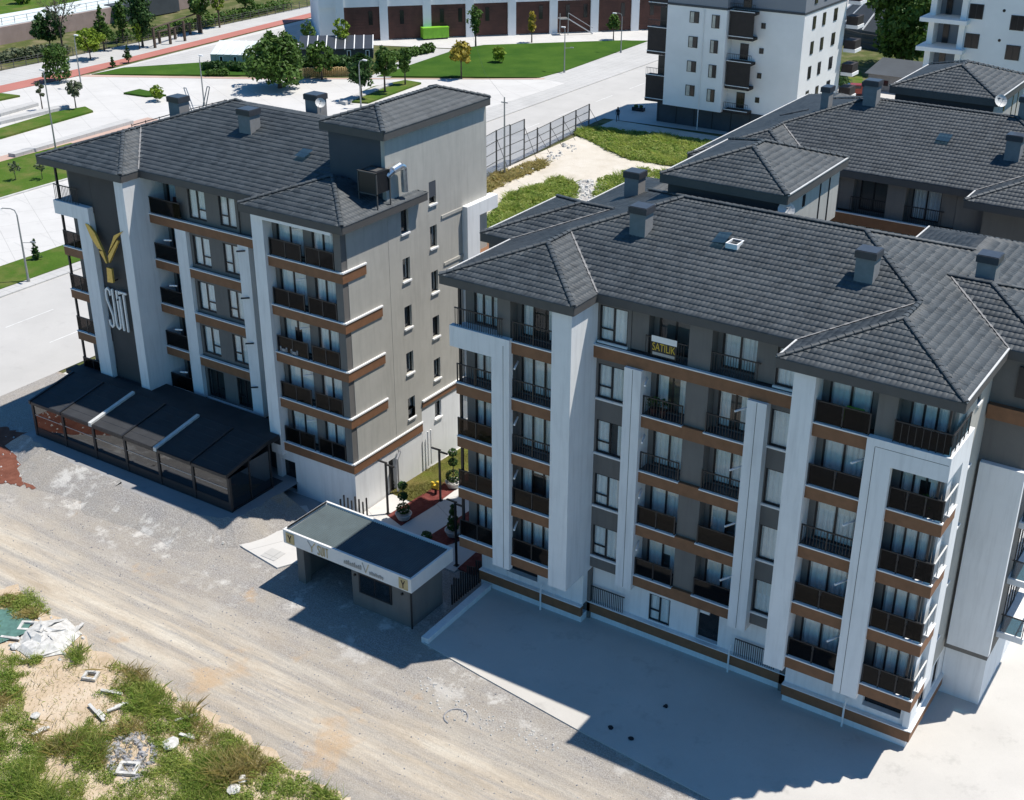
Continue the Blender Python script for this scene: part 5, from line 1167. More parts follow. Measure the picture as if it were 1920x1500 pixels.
# ribbed dark tent roof behind the tall tree
tn = thing('tent_hall', 'dark tent-roofed hall with white ribs behind the tall tree', 'hall', (-33, 160, 0)); cx, cy = G(1668, 98); R0 = 13.; apex = Vector((cx, cy+R0, 15.))
ring = [Vector((cx+R0*math.sin(t), cy+R0-R0*math.cos(t), 2.6)) for t in [2*math.pi*i/16 for i in range(16)]]
for i in range(16):
    m = MB(); m.poly([ring[i], ring[(i+1) % 16], apex]); m.obj('roof_segment', 'far_dark', tn); MB().tube(ring[i]+Vector((0, 0, .1)), apex+Vector((0, 0, .1)), .14).obj('rib', 'white_trim', tn)
    m = MB(); q, r_ = ring[i], ring[(i+1) % 16]; m.poly([(q.x, q.y, 0), (r_.x, r_.y, 0), (r_.x, r_.y, 2.6), (q.x, q.y, 2.6)]); m.obj('wall', 'far_dark', tn)
    q2, r2 = q.lerp(Vector((cx, cy+R0, 2.6)), -.02), r_.lerp(Vector((cx, cy+R0, 2.6)), -.02)
    for z in (.8, 1.5, 2.2): MB().tube((q2.x, q2.y, z), (r2.x, r2.y, z), .06).obj('rail', 'fascia', tn)
# low shed, red car, dark car
sh = thing('low_shed', 'low pale shed with dark flat roof behind the rear tiled roof', 'shed', (*G(1660, 160), 0)); x, y = G(1625, 168)
MB().box(x, x+14, y, y+6, 0, 2.2).obj('wall', 'chimney_wall', sh); MB().poly([(x-.4, y-.5, 2.25), (x+14.4, y-.5, 2.25), (x+14.4, y+6.4, 3.2), (x-.4, y+6.4, 3.2)]).obj('roof', 'far_dark', sh); MB().box(x+.9, x+1.5, y-.04, y-.001, .8, 1.5).box(x+2.2, x+2.8, y-.04, y-.001, .8, 1.5).obj('window', 'window_dark', sh)
def car(label, x, y, yaw, mat):
    t = thing('parked_car', label, 'car', (x, y, 0)); MX = Matrix.Translation((x, y, 0)) @ Matrix.Rotation(yaw, 4, 'Z'); m = MB()
    prof = [(-2.1, .35), (-2.15, .75), (-1.9, .92), (-1.3, .98), (-.75, 1.42), (.65, 1.45), (1.25, 1.0), (2.0, .85), (2.15, .6), (2.1, .35)]
    n = len(prof); vs = []
    for s, yy in ((0, -.85), (1, .85)):
        for a, z in prof: k = .82 if z > 1.2 else 1; vs.append((a, yy*k, z))
    m.v = vs; m.f = [tuple(range(n-1, -1, -1)), tuple(range(n, 2*n))]+[(i, (i+1) % n, n+(i+1) % n, n+i) for i in range(n)]; m.obj('body', mat, t, MX)
    MB().box(-1.15, -.82, -.74, .74, 1.02, 1.36).obj('rear_window', 'window_dark', t, MX); MB().box(-.7, .6, -.87, .87, 1.02, 1.34).obj('side_window', 'window_dark', t, MX); MB().box(.72, 1.05, -.72, .72, 1.04, 1.33).obj('windscreen', 'window_dark', t, MX)
    for a in (-1.35, 1.35):
        for yy in (-.86, .86): w0 = MB().tube((a, yy-.1, .32), (a, yy+.1, .32), .32, .32, 14).obj('wheel', 'post_black', t, MX); MB().tube((a, yy-.105, .32), (a, yy+.105, .32), .17, .17, 10).obj('rim', 'grey_metal', w0, MX)
car('reddish brown car partly hidden behind the rear chimneys', *G(1604, 178), R(20), 'red_car')
x, y = G(1197, 208); t = thing('planter_box', 'low dark planter box at the foot of the white flats', 'planter', (x, y, 0)); MB().box(x-.8, x+.8, y-.3, y+.3, 0, .5).obj('box', 'window_dark', t); v_ = MB().ball((x-.35, y, .6), .3, 8, 5, .7, .3).ball((x+.35, y, .6), .28, 8, 5, .7, .3).obj('plant', 'leaf_dark', t)
# walking person in the shade
def person(label, x, y, yaw):
    t = thing('person', label, 'person', (x, y, 0)); MX = Matrix.Translation((x, y, 0)) @ Matrix.Rotation(yaw, 4, 'Z')
    V = [(0, 0, .92), (0, 0, 1.15), (0, .01, 1.40), (0, .02, 1.52), (0, .04, 1.64), (0, .04, 1.73), (.09, .0, .90), (.10, .22, .52), (.10, .20, .10), (.10, .32, .05), (-.09, 0, .90), (-.10, -.12, .52), (-.10, -.34, .14), (-.10, -.26, .05),
         (.19, .01, 1.40), (.25, -.10, 1.15), (.24, -.02, .92), (.24, .03, .83), (-.19, .01, 1.40), (-.25, .12, 1.16), (-.22, .28, .98), (-.21, .34, .92)]
    E_ = [(0, 1), (1, 2), (2, 3), (3, 4), (4, 5), (0, 6), (6, 7), (7, 8), (8, 9), (0, 10), (10, 11), (11, 12), (12, 13), (2, 14), (14, 15), (15, 16), (16, 17), (2, 18), (18, 19), (19, 20), (20, 21)]
    rad = [.14, .13, .15, .06, .095, .07, .095, .07, .05, .045, .095, .07, .05, .045, .065, .05, .04, .035, .065, .05, .04, .035]
    me = bpy.data.meshes.new('body'); me.from_pydata(V, E_, []); o = bpy.data.objects.new('body', me); link(o, t, MX); me.materials.append(M['cloth_dark'])
    sk = o.modifiers.new('skin', 'SKIN'); sl_ = me.skin_vertices[0].data
    for i, r_ in enumerate(rad): sl_[i].radius = (r_, r_*.85)
    sl_[0].use_root = True; o.modifiers.new('sub', 'SUBSURF').levels = 1; o.modifiers['sub'].render_levels = 1
    MB().ball((0, .05, 1.66), .105, 10, 7, 1.15).obj('head', 'skin', t, MX); MB().ball((0, .03, 1.70), .11, 10, 7, .95).obj('hair', 'cloth_dark', t, MX)
person('person in dark clothes walking in the shade of the white flats', *G(1158, 228), R(200))

# a few things kept on the balconies
def armchair(label, x, y, z, mat, s=1.):
    t = thing('armchair', label, 'chair', (x, y, z)); MB().box(x-.35*s, x+.35*s, y-.3*s, y+.3*s, z+.08, z+.42*s).obj('seat', mat, t); MB().box(x-.35*s, x+.35*s, y+.302*s, y+.45*s, z+.08, z+.85*s).obj('backrest', mat, t)
    for sx in (-1, 1): MB().box(x+sx*.36*s-.05, x+sx*.36*s+.05, y-.3*s, y+.3*s, z+.1, z+.6*s).obj('armrest', mat, t)
armchair('brown armchair on the top left loggia of the hotel', -29.9, 3.75, ZA[4], 'terracotta'); armchair('grey armchair on the third floor balcony of the hotel right block', -18.9, 1.72, ZA[2], 'rubble_grey', .6); armchair('second grey armchair beside the first on the hotel right block', -19.7, 1.72, ZA[2], 'rubble_grey', .6)
XF[0] = ID
t = thing('green_crate', 'bright green crate on the top balcony of the right bay', 'crate', (13.2, .6, ZT[4])); MB().box(12.8, 13.55, .4, .85, ZT[4]+.3, ZT[4]+.8).obj('box', 'lime_green', t); MB().box(12.85, 13.5, .45, .8, ZT[4]+.003, ZT[4]+.298).obj('stand', 'post_black', t)
def plantpot(label, x, y, z, mat='leaf_green', seed=1):
    t = thing('potted_plant', label, 'potted plant', (x, y, z)); MB().tube((x, y, z), (x, y, z+.3), .12, .17, 10).obj('pot', 'terracotta', t); MB().tube((x, y, z+.3), (x, y, z+.6), .02).obj('stem', 'bark', t)
    g_ = random.Random(seed); m = MB()
    for i in range(60):
        a, b = g_.uniform(0, 6.28), g_.uniform(.1, 1.2); d = Vector((math.cos(a)*math.cos(b), math.sin(a)*math.cos(b), math.sin(b))); c = Vector((x, y, z+.45)); p = c+d*g_.uniform(.1, .32); q = d.cross(Vector((0, 0, 1))).normalized()*.05; m.poly([p-q*.4, p+d*.08-q, p+d*.18, p+d*.08+q])
    m.obj('leaves', mat, t)
plantpot('potted plant on the fourth floor balcony beside the left white fin', 3.1, 2.5, ZT[3], seed=3); plantpot('second potted plant on the fourth floor balcony beside the left white fin', 3.6, 2.55, ZT[3], 'leaf_dark', 4); plantpot('potted plant on the corner balcony under the white frame', 16.6, .6, ZT[3], seed=5)
XF[0] = SITE
# ================================================================ vegetation
def leaves(cs, rs, n, size, seed, flat=0., asp=1.6, hollow=.45):
    """n leaf quads spread over clump ellipsoids; returns v, f"""
    g_ = np.random.default_rng(seed); cs = np.asarray(cs, float); rs = np.asarray(rs, float)
    if rs.ndim == 1: rs = np.stack([rs, rs, rs*.85], 1)
    wgt = rs.prod(1)**(2/3); k = g_.choice(len(cs), n, p=wgt/wgt.sum())
    d = g_.normal(size=(n, 3)); d /= np.linalg.norm(d, axis=1)[:, None]; r_ = g_.uniform(hollow, 1.0, n)**.6
    p = cs[k]+d*rs[k]*r_[:, None]; nn = d+g_.normal(size=(n, 3))*.7+np.array([0, 0, .4]); nn /= np.linalg.norm(nn, axis=1)[:, None]
    a = np.cross(nn, g_.normal(size=(n, 3))); a /= np.linalg.norm(a, axis=1)[:, None]; b = np.cross(nn, a); s = size*g_.uniform(.6, 1.35, n)[:, None]
    a *= s*asp*.5; b *= s*.5
    v = np.stack([p-a, p-b*.9+a*.1, p+a, p+b*.9+a*.1], 1); f = np.arange(n*4).reshape(n, 4); return v.reshape(-1, 3), f
def trunk(h, hc, r, spread, seed, nl=5, lean=0.):
    rr = random.Random(seed); m = MB(); p = Vector((0, 0, -.05)); q = Vector((lean, 0, hc)); m.tube(p, q, r*1.15, r*.75, 8, cap=False)
    for i in range(nl):
        t = 2*math.pi*(i+rr.random()*.6)/nl; L = spread*(.45+.4*rr.random()); z = hc*(.75+.25*rr.random()); s = Vector((lean*z/hc, 0, z)); e = Vector((math.cos(t)*L, math.sin(t)*L, hc+(h-hc)*(.3+.45*rr.random()))); mid = s.lerp(e, .5)+Vector((0, 0, .12*L)); m.tube(s, mid, r*.55, r*.36, 6, cap=False); m.tube(mid, e, r*.36, r*.12, 5)
    m.tube(q, (lean*1.2, 0, hc+(h-hc)*.75), r*.7, r*.18, 6); return m
def tree(label, x, y, h, w_, mat='leaf_green', hc=None, n=1200, size=.28, seed=1, shape='round', group='park trees', name='tree', clumps=24, tr=None, z=0.):
    hc = hc if hc is not None else h*.3; t = thing(name, label, 'tree', (x, y, z), group); rr = random.Random(seed); MX = Matrix.Translation((x, y, z))
    trunk(h, hc, tr or max(.05, h*.02), w_*.8, seed).obj('trunk', 'bark', t, MX); cs, rs = [], []; H = h-hc
    for i in range(clumps):
        u = (i+.5)/clumps; zz = hc+H*(.08+.84*u); a = i*2.4+rr.random()
        if shape == 'round': R_ = w_*math.sin(math.pi*min(.97, .18+.8*u))**.7
        elif shape == 'cone': R_ = w_*(1.0-u*.85)
        elif shape == 'column': R_ = w_*(.75+.3*math.sin(math.pi*u))*(1 if u < .8 else .6)
        elif shape == 'vase': R_ = w_*(.35+.7*u)
        else: R_ = w_
        k = rr.uniform(.3, .92); c = (math.cos(a)*R_*k, math.sin(a)*R_*k, zz); cs.append(c); rs.append(max(.10, R_*rr.uniform(.24, .46)))
        if shape in ('column', 'cone') and i % 3 == 0: cs.append((0, 0, zz)); rs.append(R_*.6)
    if shape == 'weep':
        cs, rs = [], []
        for i in range(clumps):
            a = 2*math.pi*i/clumps+rr.random()*.4; k = w_*rr.uniform(.45, .85)
            for j in range(4): cs.append((math.cos(a)*k*(1+.08*j), math.sin(a)*k*(1+.08*j), h-.15*h-j*h*.2-rr.random()*.3)); rs.append(w_*.34)
        cs += [(0, 0, h*.85)]*3; rs += [w_*.6]*3
    v, f = leaves(cs, rs, n, size, seed); from_mesh('crown', mesh_np('crown', v, f), mat, t, MX); return t
def T(u, v, **k): x, y = G(u, v); tree(x=x, y=y, **k)
T(525, 165, label='big round dark green tree in the middle of the plaza', h=7.9, w_=4.5, n=6000, size=.36, seed=11, hc=1.0, clumps=40, tr=.3)
T(604, 150, label='smaller dark green tree growing against the big round tree', h=5.6, w_=2.2, n=1000, size=.4, seed=12, hc=1.4)
T(112, 153, label='weeping tree with drooping dark foliage over the red path', h=5.0, w_=1.75, n=2200, size=.26, seed=13, shape='weep', hc=2.6, clumps=14)
T(80, 207, label='small grafted tree with two separate leaf balls left of the thin lamp', h=3.9, w_=.75, n=420, size=.2, seed=14, mat='leaf_grey', hc=1.7, clumps=6)
T(143, 206, label='small rounded grey-green tree on the planted strip', h=3.9, w_=1.15, n=800, size=.22, seed=15, mat='leaf_grey', hc=1.7)
T(170, 112, label='bright lime yellow tree beside the red cycle path', h=4.9, w_=2.1, n=1100, size=.32, seed=16, mat='leaf_lime', hc=1.2)
T(196, 95, label='slim dark conifer-like tree left of the tall dark tree', h=7.2, w_=1.7, n=900, size=.34, seed=17, shape='cone', hc=1.6)
T(232, 80, label='slender upright tree between two dark trees on the bank', h=6.8, w_=1.4, n=700, size=.34, seed=18, shape='column', hc=1.6)
T(268, 88, label='tall dense dark green tree by the timber posts', h=9.4, w_=2.2, n=2000, size=.36, seed=19, shape='column', hc=1.5, mat='leaf_dark')
T(262, 92, label='young pale green sapling in front of the tall dense tree', h=4.2, w_=.7, n=260, size=.26, seed=20, shape='column', hc=1.0, mat='leaf_lime')
T(378, 62, label='broad green tree at the end of the timber posts', h=8.6, w_=2.4, n=1600, size=.38, seed=21, hc=2.6)
T(412, 52, label='thin yellow-green tree right of the timber posts', h=7.2, w_=1.7, n=700, size=.36, seed=22, hc=2.4, mat='leaf_lime', shape='vase')
T(461, 30, label='light green tree at the top edge on the river path', h=6.6, w_=2.2, n=900, size=.38, seed=23, hc=1.6)
T(241, 118, label='tiny conifer on the corner of the park lawn', h=2.8, w_=.7, n=260, size=.24, seed=24, shape='cone', hc=.5, mat='leaf_dark')
T(212, 126, label='small dark shrub-like tree at the lawn edge', h=1.6, w_=.45, n=160, size=.22, seed=25, shape='cone', hc=.2, mat='leaf_dark')
T(95, 92, label='dark leafy tree in front of the bare tree on the bank', h=6.2, w_=2.6, n=1200, size=.4, seed=26, hc=1.2, mat='leaf_dark')
T(45, 30, label='lone young tree on the far lawn at the top left', h=6.0, w_=1.6, n=500, size=.42, seed=27, hc=2.0, mat='leaf_lime')
T(400, 80, label='tiny ornamental tree with pale flowers by the kerb path', h=2.3, w_=.8, n=200, size=.26, seed=28, hc=1.0, mat='leaf_grey') if False else None
T(643, 100, label='pale green young tree in front of the first brown bay', h=5.6, w_=1.4, n=420, size=.36, seed=29, hc=.9, mat='leaf_lime')
T(580, 92, label='thin young tree in the shade left of the hall', h=4.6, w_=1.1, n=300, size=.34, seed=30, hc=1.2)
T(892, 88, label='slim young tree between the second and third brown bays', h=6.6, w_=1.1, n=420, size=.36, seed=31, hc=2.0, shape='column')
T(997, 80, label='sparse yellowish sapling before the fourth brown bay', h=5.2, w_=.8, n=260, size=.34, seed=32, hc=1.6, mat='leaf_yellow', shape='column')
T(1150, 75, label='sparse young tree near the far lamp and last brown bay', h=4.6, w_=1.3, n=300, size=.36, seed=33, hc=1.6)
T(865, 147, label='yellow flowering tree on the triangular lawn', h=5.4, w_=1.7, n=900, size=.34, seed=34, mat='leaf_yellow', hc=2.2)
T(935, 118, label='small low green shrub tree on the triangular lawn', h=2.6, w_=1.1, n=260, size=.34, seed=35, hc=.4, mat='leaf_lime')
T(678, 188, label='dark green tree nearest the plaza lamp', h=6.4, w_=1.7, n=1300, size=.34, seed=36, hc=2.0, mat='leaf_dark', shape='column')
T(722, 176, label='middle dark tree of the three beside the long stone seat', h=6.6, w_=1.7, n=1300, size=.34, seed=37, hc=2.4)
T(760, 162, label='slim two-tiered tree right of the stone seat trees', h=5.4, w_=1.0, n=700, size=.3, seed=38, hc=1.9, shape='column')
T(295, 190, label='yellow-green bush peeping over the left rear chimney', h=2.2, w_=1.0, n=400, size=.26, seed=39, hc=.3, mat='leaf_lime')
T(70, 490, label='small dark cypress on the verge near the left edge', h=2.2, w_=.5, n=260, size=.18, seed=40, hc=.3, shape='cone', mat='leaf_dark')
for i, (u, v) in enumerate(((30, 340), (80, 338))): T(u, v, label=['wispy young sapling on the left lawn, nearer the edge', 'wispy young sapling on the left lawn, nearer the hotel'][i], h=2.2, w_=.7, n=90, size=.22, seed=41+i, hc=1.0, mat='leaf_grey', tr=.04)
x, y = G(1688, 128); tree('tall broad green tree between the white flats at top right', x, y, 17.5, 5.4, 'leaf_green', 1.0, 10000, .5, 51, 'column', clumps=46, tr=.4)
# bare tree: branches only
bt = thing('bare_tree', 'leafless grey branching tree by the river wall at upper left', 'tree', (*G(118, 95), 0), 'park trees'); x, y = G(118, 95); m = MB(); rr = random.Random(5)
def branch(p, d, L, r_, k):
    q = p+d*L; m.tube(p, q, r_, r_*.65, 5, cap=False)
    if k == 0: return
    for i in range(3): e = (d+Vector((rr.uniform(-.7, .7), rr.uniform(-.7, .7), rr.uniform(0, .5)))).normalized(); branch(q, e, L*rr.uniform(.6, .8), r_*.6, k-1)
branch(Vector((x, y, 0)), Vector((0, 0, 1)), 2.6, .2, 5); m.obj('trunk', 'bark', bt)
v, f = leaves([(0, 0, 6.), (1.5, 0, 5.5), (-1.5, .5, 5.6)], [2.2, 1.5, 1.5], 260, .22, 9); from_mesh('crown', mesh_np('crown', v, f), 'leaf_grey', bt, Matrix.Translation((x, y, 0)))
# hedges
def hedge(label, pts, h, w_, mat, n, seed, group=None):
    P = [Vector((*G(*p), 0)) for p in pts]; cs, rs = [], []; rr = random.Random(seed)
    for a, b in zip(P[:-1], P[1:]):
        k = max(2, int((b-a).length/.8))
        for i in range(k): q = a.lerp(b, i/k); cs.append((q.x+rr.uniform(-.2, .2), q.y+rr.uniform(-.2, .2), h*.5)); rs.append((w_*rr.uniform(.7, 1.1), w_*rr.uniform(.7, 1.1), h*rr.uniform(.45, .65)))
    v, f = leaves(cs, np.array(rs), n, .34, seed); t = thing('hedge', label, 'hedge', tuple(P[0]), group); from_mesh('foliage', mesh_np('hedge', v, f), mat, t)
hedge('dark clipped hedge in front of the pale shed', [(390, 132), (480, 134)], 1.3, 1.0, 'leaf_dark', 2200, 61, 'park hedges'); hedge('dark hedge in front of the solar panel shed', [(555, 126), (700, 125)], 1.5, 1.0, 'leaf_dark', 3000, 62, 'park hedges'); hedge('loose hedge along the diagonal footpath', [(720, 116), (815, 96)], 1.3, .9, 'leaf_green', 1800, 63, 'park hedges'); hedge('low light green hedge at the lawn corner by the plaza', [(395, 142), (430, 141)], .9, .8, 'leaf_green', 700, 64, 'park hedges')
hedge('rough shrubs on the river bank at the left edge', [(0, 118), (60, 108), (130, 100)], 1.6, 1.6, 'leaf_grey', 1800, 65); hedge('rough shrubs on the river bank right of the bare tree', [(220, 78), (300, 66), (420, 40), (540, 14)], 1.6, 1.7, 'leaf_green', 3200, 66); hedge('dark green hedge beside the reddish car', [(1570, 140), (1586, 175)], 1.6, .8, 'leaf_dark', 700, 67)
# topiary pots in the garden
def topiary(label, u, v, balls, pot=True, mat='leaf_dark'):
    x, y = G(u, v, .08); t = thing('topiary', label, 'potted plant', (x, y, .08), 'clipped garden plants')
    if pot:
        m = MB(); n = 16
        for k, (r_, z) in enumerate(((.34, .08), (.48, .40), (.50, .44), (.42, .44), (.40, .36))):
            for i in range(n): a = 2*math.pi*i/n; m.v.append((x+r_*math.cos(a), y+r_*math.sin(a), z))
            if k:
                for i in range(n): m.f.append(((k-1)*n+i, (k-1)*n+(i+1) % n, k*n+(i+1) % n, k*n+i))
        m.f.append(tuple(range(4*n, 5*n))); m.obj('bowl', 'stone_curb', t)
    MB().tube((x, y, .1), (x+.03, y, balls[-1][0]), .03).obj('stem', 'bark', t)
    for (z, r_) in balls:
        v_, f_ = leaves([(x, y, z)], [r_], int(900*r_), .09, int(z*100+u), hollow=.8); from_mesh('leaf_ball', mesh_np('leaf_ball', v_, f_), mat, t)
topiary('three-ball topiary in a white bowl at the mulch edge behind the gatehouse', 757, 972, [(.75, .38), (1.55, .28), (2.25, .27)]); topiary('three-ball topiary on the lawn beside the corner balconies', 850, 912, [(.8, .45), (1.75, .28), (2.4, .27)]); topiary('conical dark shrub in a stone bowl by the nearest block', 850, 1003, [(.7, .34), (1.15, .28), (1.6, .2), (1.95, .12)]); topiary('low dark shrub at the dark bed near the gatehouse rear', 800, 1012, [(.35, .3)], False); topiary('small dark shrub beside the hotel side pipes', 742, 908, [(.35, .38)], False)
yp = thing('spring_rider', 'small yellow toy rider standing on the red mulch bed', 'toy', (*G(817, 925, .085), .085)); x, y = G(817, 925, .085); MB().box(x-.25, x+.25, y-.1, y+.1, .45, .65).box(x+.1, x+.3, y-.08, y+.08, .652, .95).box(x-.3, x-.1, y-.06, y+.06, .652, .8).obj('body', 'plastic_yellow', yp); MB().tube((x, y, .08), (x, y, .45), .08).obj('spring', 'post_black', yp)
# weeds and grass on rough ground
def in_poly(P, x, y):
    P = np.array(P); c = np.zeros(len(x), bool); j = len(P)-1
    for i in range(len(P)):
        xi, yi, xj, yj = *P[i], *P[j]; c ^= ((yi > y) != (yj > y)) & (x < (xj-xi)*(y-yi)/(yj-yi+1e-12)+xi); j = i
    return c
def scatter(P, n, seed, dens=None):
    g_ = np.random.default_rng(seed); P = np.array(P); x = g_.uniform(P[:, 0].min(), P[:, 0].max(), n*3); y = g_.uniform(P[:, 1].min(), P[:, 1].max(), n*3); k = in_poly(P, x, y); x, y = x[k][:n], y[k][:n]
    if dens is not None: k = g_.random(len(x)) < dens(x, y); x, y = x[k], y[k]
    return x, y
def lumps(x, y, sc, seed):
    g_ = np.random.default_rng(seed); s = np.zeros_like(x)
    for i in range(7): a = g_.uniform(0, 6.28); k = sc*g_.uniform(.5, 2.2); s += np.sin(k*(x*np.cos(a)+y*np.sin(a))+g_.uniform(0, 6.28))
    return s/3.0
def weeds(name, P, n, h, wd, mat, seed, label=None, dens=None, z=0., blades=True):
    x, y = scatter(P, n, seed, dens); m_ = len(x); g_ = np.random.default_rng(seed+1); hm = h*(.25+.8*np.clip(lumps(x, y, 1.3, seed)+.5, 0, 1.5))*g_.uniform(.5, 1.2, m_)
    a = g_.uniform(0, 6.283, m_); lean = g_.normal(size=(m_, 2))*hm[:, None]*.75; w2 = wd*g_.uniform(.6, 1.4, m_)
    b0 = np.stack([x, y, np.full(m_, z)], 1); dv = np.stack([np.cos(a)*w2, np.sin(a)*w2, 0*a], 1); zz = g_.uniform(.0, .55, m_)*hm
    mid = b0+np.stack([lean[:, 0]*.45, lean[:, 1]*.45, hm*.6], 1); top = b0+np.stack([lean[:, 0], lean[:, 1], hm], 1)
    v = np.stack([b0-dv*.4, b0+dv*.4, mid+dv, top, mid-dv], 1); f = np.arange(m_*5).reshape(m_, 5); o = from_mesh(name, mesh_np(name, v.reshape(-1, 3), f), mat, kind='stuff')
    if label: props(o, label, 'plants')
    return o
fg = [G(-40, 1130), G(60, 1110), G(150, 1215), G(290, 1290), G(420, 1370), G(520, 1430), G(650, 1510), G(640, 1600), G(-200, 1650), G(-140, 1300)]
sheet('verge', ragged([G(-60, 1115), G(30, 1100), G(140, 1190), G(250, 1255), G(400, 1345), G(530, 1425), G(660, 1505), G(700, 1700), G(-300, 1750), G(-200, 1300)], .28, 5), 'sand', .006)
sandc = [G(90, 1235), G(200, 1235), G(240, 1270), G(150, 1370), G(90, 1400), G(40, 1330), G(30, 1265)]
rub = [G(195, 1392), G(265, 1370), G(300, 1400), G(290, 1430), G(250, 1470), G(205, 1450)]
shp = [G(-30, 1140), G(60, 1150), G(130, 1160), G(160, 1200), G(110, 1240), G(40, 1240), G(-30, 1215)]
def dfg(x, y):
    x, y = x+.45*lumps(x, y, 3.1, 171), y+.45*lumps(x, y, 2.7, 172)
    return np.where(in_poly(sandc, x, y) | in_poly(rub, x, y) | in_poly(shp, x, y), .012, np.clip(.9+.8*lumps(x, y, 1.5, 71), .06, 1))
weeds('weeds', fg, 120000, .36, .013, 'weed_green', 71, 'thick green weeds on the verge in the bottom left corner', dfg)
dry = [G(30, 1240), G(260, 1255), G(400, 1360), G(520, 1440), G(430, 1480), G(130, 1440), G(-20, 1330)]
weeds('dry_grass', dry, 36000, .48, .011, 'weed_dry', 73, 'dry yellowish grass between the green weeds at bottom left', lambda x, y: np.where(in_poly(sandc, x, y) | in_poly(rub, x, y), .05, np.clip(.35+.7*lumps(x, y, .9, 74), 0, 1)))
weeds('dry_grass', [G(0, 1120), G(40, 1110), G(75, 1160), G(30, 1165)], 1500, .35, .02, 'weed_dry', 75, 'tuft of dry grass above the green tarpaulin')
# broad-leaf clumps for body in the weeds
def clumps(name, P, n, r_, mat, seed, label, per=60, size=.12):
    x, y = scatter(P, n, seed, dfg if name == 'leafy_weeds' and seed < 80 else None); g_ = np.random.default_rng(seed); R_ = r_*g_.uniform(.5, 1.3, len(x)); v, f = leaves(np.stack([x, y, R_*.45], 1), np.stack([R_, R_, R_*.6], 1), per*len(x), size, seed, hollow=.3); o = from_mesh(name, mesh_np(name, v, f), mat, kind='stuff'); props(o, label, 'plants')
clumps('leafy_weeds', fg, 1700, .30, 'weed_green', 77, 'leafy green weed clumps in the bottom left corner', 75, .055)
w1 = [G(900, 470), G(905, 420), G(960, 365), G(1050, 335), G(1080, 352), G(1075, 400), G(1000, 470)]; w2 = [G(1075, 250), G(1120, 243), G(1330, 268), G(1400, 290), G(1350, 330), G(1260, 312), G(1180, 300), G(1120, 272)]; w3 = [G(1120, 340), G(1200, 318), G(1300, 330), G(1250, 400), G(1110, 400)]; w4 = [G(900, 335), G(950, 320), G(1010, 300), G(1030, 310), G(960, 340), G(910, 365)]
for i, (P, n, lb) in enumerate(((w1, 1500, 'dense green weeds on waste ground behind the hotel side wall'), (w2, 2600, 'wide green weed bank in front of the white flats'), (w3, 420, 'patchy weeds behind the roof of the nearest block'), (w4, 160, 'sparse weeds at the foot of the steel fence'))):
    clumps('leafy_weeds', P, int(n*.8), .42 if i != 3 else .35, 'weed_green' if i != 3 else 'weed_dry', 81+i, lb, 40, .15); weeds('grass', P, n*22, .5, .022, 'weed_dry' if i == 3 else 'weed_green', 181+i, lb.replace('weeds', 'grass').replace('weed bank', 'grass bank'))
sheet('rubble_patch', [G(1060, 345), G(1110, 335), G(1120, 400), G(1070, 400)], 'rubble_ground', .02)
# lawn blades near the garden
weeds('grass', GLAWN, 12000, .09, .012, 'lawn_dry', 90, None, None, .075)
# ================================================================ debris on the verge
def debris(label, u, v, kind, s, yaw, group='loose debris on the verge'):
    x, y = G(u, v); MX = Matrix.Translation((x, y, .06)) @ Matrix.Rotation(yaw, 4, 'Z') @ Matrix.Rotation(.08, 4, 'X')
    if kind == 'frame': m = MB().box(-s, s, -s*.8, -s*.5, 0, .14).box(-s, s, s*.5, s*.8, 0, .14).box(-s, -s*.65, -s*.5, s*.5, 0, .138).box(s*.65, s, -s*.5, s*.5, 0, .138); nm = 'broken_frame'
    elif kind == 'plank': m = MB().box(-s, s, -.07, .07, .05, .12).box(-s*.2, s*.7, .10, .2, .0, .06); nm = 'plank'
    else: m = MB().ball((0, 0, s*.25), s, 9, 5, .45, .35); nm = 'rubble_lump'
    return m.obj(nm, 'rubble_white', None, MX, label=label, category='debris', group=group)
debris('white square frame at the top left of the pale sheet pile', 53, 1178, 'frame', .42, .5); debris('small white frame on the sand slope', 171, 1271, 'frame', .35, .4); debris('white hollow frame below the grey rubble heap', 241, 1445, 'frame', .45, .5)
debris('white plank leaning at the right of the pale sheet pile', 140, 1190, 'plank', .8, 1.9); debris('upper of the white planks in the dry grass', 210, 1302, 'plank', .55, .3); debris('long white plank pointing left in the dry grass', 182, 1340, 'plank', .75, -.25); debris('pair of short white planks side by side in the dry grass', 222, 1330, 'plank', .5, 1.2); debris('white splintered plank by the gravel edge', 350, 1350, 'plank', .5, 1.0); debris('white plank lying beside the grey rubble in the weeds', 352, 1385, 'plank', .4, .2)
debris('pale lump half hidden in weeds near the bottom edge', 455, 1465, 'lump', .25, 0); debris('second pale lump in weeds at the bottom edge', 440, 1485, 'lump', .3, 0); debris('beige stump-like lump between dry grass and rubble', 321, 1400, 'lump', .38, 0)
debris('white lump on the sand below the small frame', 68, 1345, 'lump', .22, 0); debris('white plank at the lower left of the sand slope', 77, 1375, 'plank', .4, 1.3)
